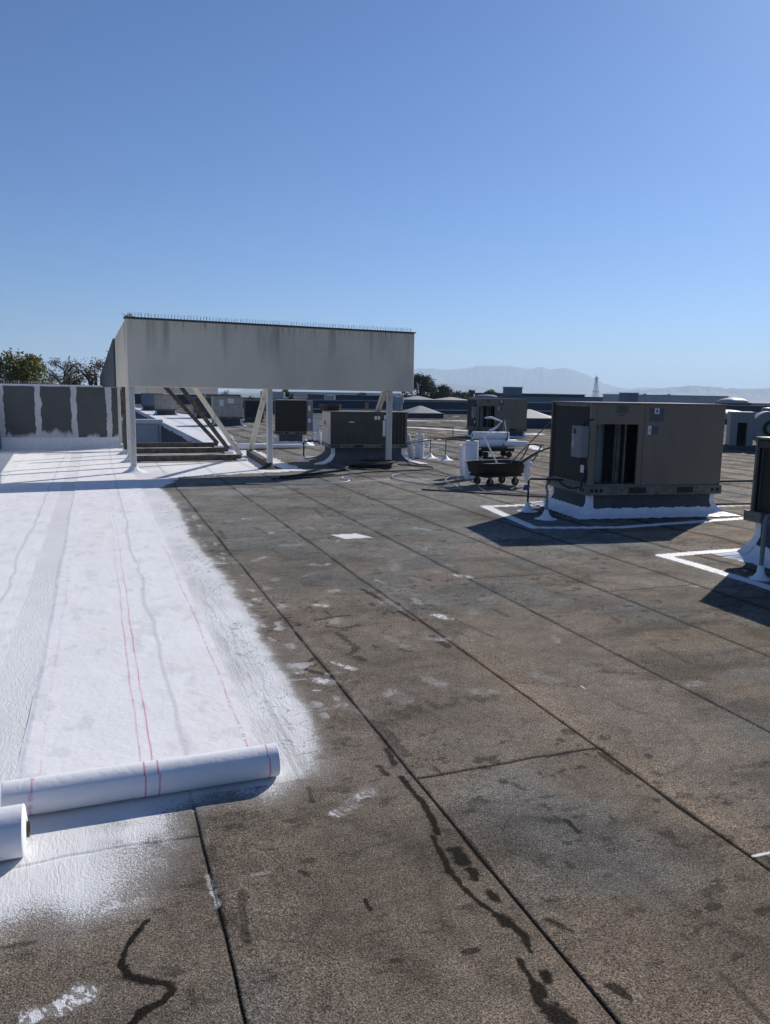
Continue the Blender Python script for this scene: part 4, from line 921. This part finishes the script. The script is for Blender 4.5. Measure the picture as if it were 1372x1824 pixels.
skylight('round pale dome skylight above the gap right of the large tan unit', 38.6, 40.0, 2.7, 2.4, .34, .92, 'dome', R(-20))
skylight('small dome skylight on the skyline near the right edge', 62.5, 64, 2.6, 2.4, 1.2, 1.75, 'dome')
skylight('left one of two low hipped skylights behind the far parapet', 27.6, 66, 3.0, 2.4, 1.05, 1.42, 'pyr')
skylight('right one of two low hipped skylights behind the far parapet', 31.0, 66, 3.2, 2.4, 1.05, 1.36, 'pyr')

# ------------------------------------------------------------ work carts and rolls
cartA = thing('mortar_tub_cart', 'black plastic tub on a wheeled cart holding paint poles, left of the large tan unit', 'cart', (6.72, 12.32, 0), R(9))
b = MB(); rings = []
def rr(hx, hy, z, e=4, ripple=0):
    return [((hx*(abs(math.cos(a))**e+abs(math.sin(a))**e)**(-1/e))*math.cos(a), (hy*(abs(math.cos(a))**e+abs(math.sin(a))**e)**(-1/e))*math.sin(a), z) for a in [2*math.pi*q/36 for q in range(36)]]
b.loft([rr(.44, .26, .215), rr(.49, .30, .25), rr(.52, .335, .40), rr(.55, .36, .41), rr(.55, .36, .425), rr(.52, .335, .42), rr(.48, .30, .27), rr(.40, .24, .26)]); obj('tub', b, black, cartA, True)
b = MB(); b.loft([rr(.505, .325, .36), rr(.50, .32, .364)]); obj('coating_residue', b, M('residue', (.30, .36, .38), .5, (.05, .05, .05), 7, .8), cartA)
b = MB(); b.box(-.42, .42, -.24, .24, .165, .20, .006); b.box(-.40, .40, -.22, -.18, .20, .215); b.box(-.40, .40, .18, .22, .20, .215); obj('frame', b, blackrub, cartA)
for sx in (-.27, .29):
    for sy in (-.19, .19):
        b = MB(); b.tube([(sx, sy-.022, .07), (sx, sy+.022, .07)], .068, 18); wh = obj('wheel', b, blackrub, cartA, True)
        b = MB(); b.tube([(sx, sy-.026, .07), (sx, sy+.026, .07)], .024, 10); b.box(sx-.02, sx+.02, sy-.034, sy-.027, .07, .165); b.box(sx-.02, sx+.02, sy+.027, sy+.034, .07, .165); obj('caster_fork', b, grey_box, wh)
b = MB()
for sy in (-.17, .17): b.tube([(.42, sy, .20), (.55, sy, .26), (.78, sy, .52), (.88, sy, .70)], .014, 8)
b.tube([(.88, -.17, .70), (.90, 0, .715), (.88, .17, .70)], .014, 8); obj('handle', b, rail_metal, cartA, True)
def pole(label, a, c, r, m_, head=None, name='paint_pole', cat='pole'):
    a, c = Vector(a), Vector(c); u = thing(name, label, cat, a); b = MB(); b.tube([(0, 0, 0), c-a], r, 8); obj('shaft', b, m_, u, True)
    if head:
        d = (c-a); b = MB(); b.tube([d, d+Vector((.02, 0, .03)), d+Vector((.16, 0, -.02))], .009, 6); b.tube([d+Vector((.02, 0, -.03)), d+Vector((.2, .02, -.05))], .028, 12); obj('roller', b, white_fab, u, True)
    return u
pole('white pole leaning left out of the black tub', (6.72, 12.22, .34), (6.46, 12.36, .88), .013, white_label)
pole('long thin pole leaning far right out of the black tub', (6.98, 12.35, .35), (8.15, 12.6, 1.28), .011, wood)
pole('short brown hoe handle rising right of the tub rim', (7.06, 12.1, .38), (7.35, 11.95, .60), .016, rail_metal, None, 'hoe_handle', 'tool handle')
def rag(label, pts, x, y, z, sx, sy, sz, seed, m_=white_fab):
    b = MB(); bmesh.ops.create_icosphere(b.bm, subdivisions=4, radius=1)
    for v in b.bm.verts:
        c = v.co.copy(); q = Vector((c.x*2+seed, c.y*2, c.z*2))
        from mathutils import noise as nz
        f = 1+.45*nz.noise(q)+.25*nz.noise(q*2.3)
        v.co = Vector((c.x*sx*f, c.y*sy*f, c.z*sz*f))
    o = obj('rag', b, m_, None, True); o.location = (x, y, z); tag(o, label, 'rag', 'white rags on the tub cart'); return o
rag('crumpled white rag hung on the right rim of the black tub', None, 7.18, 11.98, .40, .08, .06, .05, 1)
rag('long white cloth hanging down beside the rear wheel of the tub cart', None, 7.14, 11.95, .23, .055, .03, .14, 5)
rag('small white scrap on the roof right of the tub cart wheel', None, 8.0, 12.6, .05, .05, .05, .04, 9)

def vroll(label, x, y, r, h, tilt=(0, 0), seed=0):
    u = thing('fabric_roll', label, 'fabric roll', (x, y, .006), 0, 'white rolls of roofing fabric'); u.rotation_euler = (tilt[0], tilt[1], 0)
    b = MB(); b.lathe([(r*.35, .01), (r*.98, .0), (r, .01), (r*1.01, h*.5), (r*.99, h-.01), (r*.97, h), (r*.40, h-.005)], 0, 0, 28, True); obj('roll', b, white_fab, u, True)
    b = MB(); b.lathe([(r*.38, h-.05), (r*.38, h+.006), (r*.32, h+.006), (r*.32, h-.05)], 0, 0, 16); obj('core_tube', b, wood, u, True)
    b = MB(); b.lathe([(r*1.012, h*.30), (r*1.016, h*.305)], 0, 0, 28); b.lathe([(r*1.012, h*.20), (r*1.016, h*.205)], 0, 0, 28); b.lathe([(r*1.006, h*.88), (r*1.012, h*.885)], 0, 0, 28); obj('band', b, grey_box, u)
    return u
vroll('white fabric roll standing upright in front, left of the black tub', 6.72, 13.3, .122, .73)
vroll('white fabric roll standing close behind the upright one by the tub', 6.85, 13.78, .11, .62, (0, R(-5)))
vroll('white fabric roll standing right of the pale-sided unit', 7.62, 18.0, .115, .60)
vroll('narrow white fabric roll leaning back against the pale-sided unit', 7.34, 17.8, .07, .62, (R(2), R(-14)))
def hroll(label, x, y, z, r, l, rz):
    u = thing('fabric_roll', label, 'fabric roll', (x, y, z), rz, 'white rolls of roofing fabric')
    b = MB(); k_ = 28
    rings = [[(xx, rr_*math.cos(2*math.pi*i/k_), r+rr_*math.sin(2*math.pi*i/k_)) for i in range(k_)] for xx, rr_ in ((-l/2, r*.4), (-l/2-.004, r*.95), (-l/2+.01, r), (0, r*1.01), (l/2-.01, r), (l/2+.004, r*.95), (l/2, r*.4))]
    b.loft(rings); obj('roll', b, white_fab, u, True)
    b = MB(); b.tube([(-l/2-.012, 0, r), (l/2+.012, 0, r)], r*.34, 14); obj('core_tube', b, wood, u, True); return u
cartB = thing('flat_cart', 'low black flat cart carrying fabric rolls, behind the black tub', 'cart', (9.75, 17.95, 0), R(-8))
b = MB(); b.box(-.48, .42, -.28, .28, .17, .215, .008); b.box(-.48, .42, -.28, -.25, .215, .25); b.box(-.48, .42, .25, .28, .215, .25); obj('platform', b, black, cartB)
for sx in (-.34, .30):
    for sy in (-.2, .2):
        b = MB(); b.tube([(sx, sy-.025, .08), (sx, sy+.025, .08)], .078, 18); obj('wheel', b, blackrub, cartB, True)
b = MB(); b.tube([(.30, -.05, .20), (.31, -.05, .95), (.31, .25, .97), (.30, .26, .20)], .016, 8); b.bar((.12, -.2, .22), (.30, -.05, .5), .05, .03); obj('handle', b, rail_metal, cartB)
hroll('lower white fabric roll lying on the flat cart', 9.80, 17.93, .255, .105, 1.02, R(-8))
hroll('upper white fabric roll lying on top of the stack on the flat cart', 9.63, 18.02, .46, .10, .98, R(-8))
hroll('white fabric roll jutting out at the right of the flat cart stack', 10.22, 17.75, .28, .075, .62, R(-12))
b = MB(); pts = [(9.38, 17.9, 1.02), (9.55, 17.86, 1.03), (9.83, 17.8, .93), (9.66, 17.82, .76), (9.50, 17.84, .68)]
b.tube(pts, [.016, .03, .02, .035, .04], 8); b.tube([(9.9, 17.78, .95), (9.93, 17.74, .66), (9.88, 17.76, .50)], [.018, .014, .012], 8)
o = obj('spattered_hose_gun', b, white_paint, None, True); tag(o, 'bent white spattered hose over the fabric roll stack on the flat cart', 'hose')
def flatroll(label, x, y, l, r, rz): return hroll(label, x, y, .005, r, l, rz)
flatroll('white fabric roll lying on the roof between the leaning and raking braces', 3.98, 21.35, .95, .085, R(2))
flatroll('slim white fabric roll lying end to end behind the middle sign post', 5.0, 21.6, .95, .065, R(1))

# ------------------------------------------------------------ hoses, cables and the coil by the right post
def cable(name, label, cat, pts, r, m_, sub=6):
    P_ = [Vector(p) for p in pts]; out = []
    for i in range(len(P_)-1):
        p0, p1, p2, p3 = P_[max(i-1, 0)], P_[i], P_[i+1], P_[min(i+2, len(P_)-1)]
        for k_ in range(sub):
            t = k_/sub; out.append(.5*((2*p1)+(-p0+p2)*t+(2*p0-5*p1+4*p2-p3)*t*t+(-p0+3*p1-3*p2+p3)*t**3))
    out.append(P_[-1]); b = MB(); b.tube(out, r, 6)
    o = obj(name, b, m_, None, True); return tag(o, label, cat)
def loops(cx, cy, n_, r0, jit, seed):
    rs_ = random.Random(seed); pts = []
    for i in range(n_*14):
        a_ = i/14*2*math.pi; rr_ = r0*(1+jit*math.sin(i*.37+seed)+rs_.uniform(-.03, .03)); pts.append((cx+rr_*math.cos(a_), cy+rr_*math.sin(a_)*1.1, .02+.018*(i/14)+rs_.uniform(0, .01)))
    return pts
cable('hose_coil', 'thick black hose coiled on the roof at the foot of the right sign post', 'hose', loops(5.62, 15.85, 6, .40, .07, 2)+[(5.2, 15.9, .05), (4.7, 15.2, .02), (3.9, 14.6, .02), (3.2, 14.2, .02)], .024, blackrub, 3)
cable('hose', 'white hose ending in a hook, lying in the shadow of the sign screen', 'hose', [(4.45, 13.6, .02), (4.40, 13.9, .02), (4.28, 13.8, .02), (4.32, 13.45, .02), (4.1, 13.15, .02), (3.5, 13.0, .02), (2.8, 13.2, .02), (2.4, 13.3, .02)], .011, white_label)
cable('hose', 'thin pale hose looping across the roof left of the black tub', 'hose', [(6.5, 13.1, .02), (6.2, 14.3, .02), (5.6, 14.3, .02), (5.25, 13.7, .02), (5.25, 13.1, .02), (5.5, 12.4, .02), (5.75, 11.7, .02), (5.62, 12.1, .12), (5.95, 12.4, .17), (6.15, 12.0, .08), (6.05, 11.4, .02), (6.5, 10.9, .02), (7.2, 10.4, .02)], .010, galv)
cable('cable', 'black cable running from the coil past the foot of the front-right post', 'cable', [(6.2, 16.3, .02), (6.9, 15.6, .015), (6.4, 15.0, .015), (5.2, 14.8, .015), (3.9, 14.1, .015), (3.0, 14.0, .015)], .013, blackrub)
cable('cable', 'black cable lying along the roof from the tub cart toward the large tan unit', 'cable', [(5.1, 11.9, .015), (5.9, 11.2, .015), (6.6, 10.6, .015), (7.4, 10.2, .015)], .012, blackrub)
cable('hose', 'grey hose hanging from the leaning rolls to the rim of the black tub', 'hose', [(7.2, 17.3, .45), (7.3, 15.8, .38), (7.0, 14.0, .38), (6.6, 12.7, .45), (6.55, 12.5, .43)], .010, galv)
cable('hose', 'dark hose arched over between the tub cart and the large tan unit', 'hose', [(7.05, 12.1, .4), (7.4, 12.0, .62), (7.8, 11.9, .72), (8.3, 11.9, .6), (8.6, 11.9, .35)], .016, blackrub)
# ------------------------------------------------------------ far parapet, plant rooms and buildings beyond the roof
def block(name, label, cat, x0, x1, y0, y1, z0, z1, m_, cop=far_pale, band=None, group=None, windows=0):
    b = MB(); b.box(x0, x1, y0, y1, z0, z1); o = thing(name, label, cat, ((x0+x1)/2, y0, z0), 0, group); w_ = obj('wall', b, m_, o); w_.location = (-(x0+x1)/2, -y0, -z0)
    b = MB(); b.box(x0-.06, x1+.06, y0-.06, y1+.06, z1, z1+.07); c_ = obj('coping', b, cop, o); c_.location = w_.location
    if band: b = MB(); b.box(x0, x1, y0-.05, y0-.004, z0+band[0], z0+band[1]); c_ = obj('base_flashing', b, far_pale, o); c_.location = w_.location
    if windows:
        b = MB()
        for i in range(windows):
            t = x0+(x1-x0)*(i+.3)/windows; b.box(t, t+(x1-x0)*.45/windows, y0-.04, y0-.003, z0+(z1-z0)*.45, z0+(z1-z0)*.72)
        c_ = obj('window_band', b, far_dark, o); c_.location = w_.location
    return o
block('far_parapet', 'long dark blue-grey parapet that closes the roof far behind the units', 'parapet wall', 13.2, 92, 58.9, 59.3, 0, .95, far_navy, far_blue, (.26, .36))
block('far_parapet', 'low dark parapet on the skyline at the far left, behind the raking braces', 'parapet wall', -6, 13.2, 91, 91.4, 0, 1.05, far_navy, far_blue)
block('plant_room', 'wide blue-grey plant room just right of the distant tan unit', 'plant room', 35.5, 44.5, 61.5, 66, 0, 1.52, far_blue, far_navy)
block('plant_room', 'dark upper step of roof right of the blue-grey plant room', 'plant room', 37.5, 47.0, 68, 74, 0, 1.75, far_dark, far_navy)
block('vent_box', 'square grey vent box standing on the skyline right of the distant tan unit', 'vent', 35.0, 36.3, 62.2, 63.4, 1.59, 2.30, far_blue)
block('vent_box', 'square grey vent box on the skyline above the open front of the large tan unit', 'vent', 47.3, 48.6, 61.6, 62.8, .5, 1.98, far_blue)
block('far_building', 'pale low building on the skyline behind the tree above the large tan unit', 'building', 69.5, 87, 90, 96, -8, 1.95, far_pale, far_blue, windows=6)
block('roof_structure', 'dark stepped roof structure behind the right sign post', 'plant room', 17.6, 22.6, 62, 67, 0, 1.35, far_navy, far_dark)
u = thing('roof_tank', 'low round dark blue tank roof on the skyline above the distant tan unit', 'tank', (33.0, 62.8, 0)); b = MB(); b.lathe([(1.05, .5), (1.05, 1.42), (1.0, 1.5), (.6, 1.62), (.02, 1.66)], 0, 0, 28); obj('shell', b, M('tank_blue', (.07, .085, .16), .5), u, True); b = MB(); b.lathe([(1.07, 1.36), (1.08, 1.42)], 0, 0, 28); obj('rim', b, far_pale, u)
for X_, Y_, lab, h0, h1, r_ in ((21.9, 56.2, 'white cylindrical roof vent right of the end post of the sign screen', 0, 1.33, .46), (17.7, 60.5, 'small white cylindrical roof vent seen between the sign posts', .9, 1.35, .45), (13.6, 60.8, 'white cylindrical roof vent on the skyline left of the middle sign post', 1.0, 1.55, .5)):
    u = thing('roof_vent', lab, 'vent', (X_, Y_, 0), 0, 'white cylindrical roof vents'); b = MB(); b.lathe([(r_*.8, h0), (r_*.8, h1-.45), (r_, h1-.44), (r_, h1)], 0, 0, 24, True); obj('body', b, galv, u, True); b = MB(); b.lathe([(r_*1.03, h1), (r_*1.03, h1+.03), (.02, h1+.05)], 0, 0, 24); obj('cap', b, far_pale, u)
spots = [(-60, 150, 26, 12, -5.2, .2), (20, 190, 30, 14, .0, 1), (46, 150, 24, 10, .2, 2), (58, 220, 34, 16, .9, 3), (92, 260, 40, 18, 1.0, 4), (118, 210, 26, 14, .2, 5), (150, 240, 44, 18, 1.2, 6), (178, 190, 30, 16, .4, 7), (70, 330, 60, 20, 1.6, 8), (200, 300, 60, 22, 1.4, 9)]
desc = ['low warehouse', 'long grey store block', 'dark flat-roofed block', 'pale flat-roofed block', 'long tan warehouse', 'small dark block', 'pale office slab', 'grey service block', 'long pale block', 'wide tan block']
where = ['beyond the left parapet', 'far behind the middle sign post', 'far behind the pale-sided unit', 'beyond the end of the sign screen', 'on the skyline left of the distant tan unit', 'on the skyline over the distant tan unit', 'on the skyline behind the lattice tower', 'on the skyline near the right edge', 'farthest off under the hills', 'under the hills at the far right']
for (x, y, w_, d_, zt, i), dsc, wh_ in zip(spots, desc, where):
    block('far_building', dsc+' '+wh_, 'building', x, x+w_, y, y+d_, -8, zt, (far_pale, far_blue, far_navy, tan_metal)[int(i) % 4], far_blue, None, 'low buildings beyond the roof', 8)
# lattice tower
tw = thing('lattice_tower', 'thin steel lattice tower far off in front of the hills', 'tower', (579, 815, -8))
b = MB(); H_ = 35.2
def hw(z): return 3.1*(1-z/H_)**.9+.45
lv = [0, 4, 8, 12, 16, 19.5, 23, 26, 29, 31.5, H_-1]
for i in range(4):
    sx, sy = ((-1, -1), (1, -1), (1, 1), (-1, 1))[i]; nx, ny = ((-1, -1), (1, -1), (1, 1), (-1, 1))[(i+1) % 4]
    for z0, z1 in zip(lv, lv[1:]):
        b.bar((sx*hw(z0), sy*hw(z0), z0), (sx*hw(z1), sy*hw(z1), z1), .30); b.bar((sx*hw(z0), sy*hw(z0), z0), (nx*hw(z1), ny*hw(z1), z1), .2); b.bar((nx*hw(z0), ny*hw(z0), z0), (sx*hw(z1), sy*hw(z1), z1), .2)
obj('lattice', b, grey_box, tw)
b = MB(); b.box(-3.2, 3.2, -3.2, 3.2, 15.6, 16.2); b.box(-2.2, 2.2, -2.2, 2.2, 31.2, 31.8); obj('platform', b, grey_box, tw)
b = MB(); b.tube([(0, 0, H_-1), (0, 0, H_+1.5)], .2, 6); obj('mast', b, grey_box, tw)
# thin mast at the right edge
u = thing('roof_mast', 'dark thin mast cut by the right edge above the blower', 'mast', (31.5, 28.6, 0)); b = MB(); b.tube([(0, 0, 0), (0, 0, 2.35)], .09, 8); obj('pole', b, black, u); b = MB(); b.box(-.2, .2, -.2, .2, -.01, .2, .02); obj('base', b, membrane, u)

# ------------------------------------------------------------ trees
def tree(name, label, x, y, zg, top, rad_, lmat, n_cl, n_lf, ls, seed, sparse=False, group=None, flat=1.0, low=.35):
    rs_ = random.Random(seed); u = thing(name, label, 'tree', (x, y, zg), rs_.uniform(0, 6), group)
    H = top-zg; b = MB(); limbs = []
    b.tube([(0, 0, 0), (.1, 0, H*.25), (0, .1, H*low), (.05, 0, H*.8)], [H*.035, H*.028, H*.022, H*.006], 8)
    tips = []
    nl = 11
    for i in range(nl):
        a_ = i*2.4+rs_.uniform(-.4, .4); z0 = H*rs_.uniform(low*.7, low+.25); L_ = rad_*rs_.uniform(.6, 1.0)
        e_ = Vector((math.cos(a_)*L_, math.sin(a_)*L_, z0+(H-z0)*rs_.uniform(.25, .95)*(1-.3*L_/rad_)))
        s_ = Vector((0, 0, z0)); mid = s_.lerp(e_, .5)+Vector((0, 0, -.05*H*rs_.random()))
        b.tube([s_, mid, e_], [H*.014, H*.009, H*.003], 6); tips.append((mid, e_))
        for k_ in range(4 if sparse else 2):
            f = s_.lerp(e_, rs_.uniform(.45, .9)); g = f+Vector((rs_.uniform(-1, 1), rs_.uniform(-1, 1), rs_.uniform(.1, 1)))*rad_*.34
            b.tube([f, f.lerp(g, .5)+Vector((0, 0, .04*rad_)), g], [H*.005, H*.0035, H*.0015], 5); tips.append((f, g))
    obj('trunk', b, bark, u, True)
    vs = []; cl = []
    for i in range(n_cl):
        if sparse: a_, e_ = rs_.choice(tips); p = a_.lerp(e_, rs_.uniform(.55, 1.05)); r_ = rad_*rs_.uniform(.10, .20)
        else:
            th_ = rs_.uniform(0, 6.283); ph = rs_.uniform(-.35, 1); q = rad_*(rs_.random()**.4)*math.sqrt(max(0, 1-max(ph, 0)**2))*.92
            p = Vector((math.cos(th_)*q, math.sin(th_)*q, H*low+(H-H*low)*(.42+.52*ph*flat))); r_ = rad_*rs_.uniform(.14, .27)
        cl.append((p, r_))
    ml = bpy.data.meshes.new('crown'); vl = []; fl = []
    for i in range(n_lf):
        p, r_ = cl[i % len(cl)]
        d_ = Vector((rs_.gauss(0, 1), rs_.gauss(0, 1), rs_.gauss(0, .8))); d_ = d_.normalized()*r_*(rs_.random()**.45); c_ = p+d_
        n_ = Vector((rs_.uniform(-1, 1), rs_.uniform(-1, 1), rs_.uniform(-.3, 1))).normalized(); t_ = n_.orthogonal().normalized(); bt = n_.cross(t_); an = rs_.uniform(0, 6.28)
        t_, bt = t_*math.cos(an)+bt*math.sin(an), bt*math.cos(an)-t_*math.sin(an); s_ = ls*rs_.uniform(.6, 1.4); k0 = len(vl)
        vl += [c_-t_*s_, c_+bt*s_*.45, c_+t_*s_, c_-bt*s_*.45]; fl.append((k0, k0+1, k0+2, k0+3))
    ml.from_pydata([tuple(v) for v in vl], [], fl); ml.materials.append(lmat); o = bpy.data.objects.new('crown', ml); C.objects.link(o); o.parent = u
    return u
lf_green = leafmat('leaf_green', (.09, .10, .02), (.24, .22, .05)); lf_brown = leafmat('leaf_brown', (.07, .055, .035), (.15, .11, .07)); lf_dark = leafmat('leaf_dark', (.022, .03, .014), (.05, .055, .03)); lf_grey = leafmat('leaf_grey', (.09, .08, .075), (.15, .13, .12))
tree('leafy_tree', 'rounded green tree over the left parapet at the picture edge', -3.6, 45, -7, 3.45, 2.3, lf_green, 75, 13000, .085, 1, low=.5)
tree('leafy_tree', 'low dark green tree crown at the very left edge behind the spikes', -6.6, 48, -7, 2.9, 2.0, lf_dark, 50, 7000, .09, 2, low=.5)
tree('sparse_tree', 'thin brownish tree with see-through twigs between the green tree and the sign', -1.5, 46, -7, 3.9, 2.6, lf_grey, 200, 8000, .05, 3, True, low=.5)
tree('sparse_tree', 'taller brown-leaved tree rising beside the dark wing of the sign screen', .1, 47, -7, 4.7, 2.7, lf_brown, 170, 11000, .06, 4, True, low=.5)
tree('sparse_tree', 'greyish twiggy tree behind the thin brown one at left', -2.6, 52, -7, 3.8, 2.6, lf_brown, 150, 7000, .06, 6, True, low=.5)
tree('sparse_tree', 'bare twiggy tree top seen under the sign between the brace tops', 14.6, 108, -7, 3.4, 3.0, lf_grey, 80, 1800, .10, 5, True, low=.5)
tree('leafy_tree', 'dark tree standing tall just past the right end of the sign screen', 44.8, 106, -8, 4.4, 3.3, lf_dark, 80, 9500, .14, 8, low=.45)
tree('leafy_tree', 'lower bushy tree right beside the tall dark one past the sign screen', 47.6, 104, -8, 2.9, 2.6, lf_dark, 60, 5000, .14, 9, low=.45)
tl = [(49.6, 108, 2.6, 3.0), (52.0, 108, 2.1, 2.3), (54.4, 112, 2.2, 2.5), (56.6, 113, 2.4, 2.2), (60.0, 113, 2.5, 2.1)]
tn = ['first from the left', 'second from the left', 'middle one', 'second from the right', 'last on the right']
for i, ((x, y, z, r_), nm) in enumerate(zip(tl, tn)): tree('leafy_tree', 'dark bush in the distant row left of the far tan unit, '+nm, x, y, -8, z, r_, lf_dark, 40, 2400, .14, 20+i, low=.5, group='dark trees in the distant row')
tree('leafy_tree', 'dark round tree over the middle of the large tan unit, right one of two', 78.0, 92.5, -8, 2.35, 1.9, lf_dark, 50, 4200, .11, 31, low=.5)
tree('sparse_tree', 'airy grey tree over the large tan unit, left one of two', 75.0, 92.0, -8, 2.75, 1.8, lf_dark, 70, 1800, .08, 32, True, low=.5)
tree('leafy_tree', 'small dark conifer seen under the sign right of the middle post', 23.4, 100, -8, 2.1, 1.4, lf_dark, 40, 2600, .11, 33, low=.5)
for i, (x, z, lab) in enumerate(((19.6, 1.2, 'low dark tree top left of the small conifer under the sign'), (34.5, 1.7, 'dark tree top under the sign left of the right leaning brace'), (31.4, 1.3, 'dark low tree top in the gap under the sign, middle right'))): tree('leafy_tree', lab, x, 102, -8, z, 1.9, lf_dark, 36, 2000, .12, 40+i, low=.5)
tree('leafy_tree', 'small tree tuft on the skyline at the foot of the lattice tower', 83, 113, -8, 1.75, 1.5, lf_grey, 30, 1200, .12, 50, low=.5)
# plywood upright behind the pale-sided unit
b = MB(); b.bar((0, 0, 0), (.12, .02, 1.36), .20, .04); o = obj('timber_board', b, wood); o.location = (6.55, 19.3, 0); tag(o, 'brown timber board standing up behind the pale-sided unit', 'board')
b = MB(); b.quad((0, 0, .75), (1.2, .0, .32), (1.2, .7, .32), (0, .7, .75)); b.box(0, .04, 0, .7, 0, .74); b.box(1.15, 1.19, 0, .7, 0, .31); o = obj('sloped_hood', b, white_paint); o.location = (6.9, 25.0, 0); tag(o, 'small white sloping intake hood between the two dark units behind the sign', 'hood')
u = vroll('short white bucket-like roll right of the dark unit beside the middle post', 6.6, 23.9, .12, .34)
bpy.context.view_layer.update()
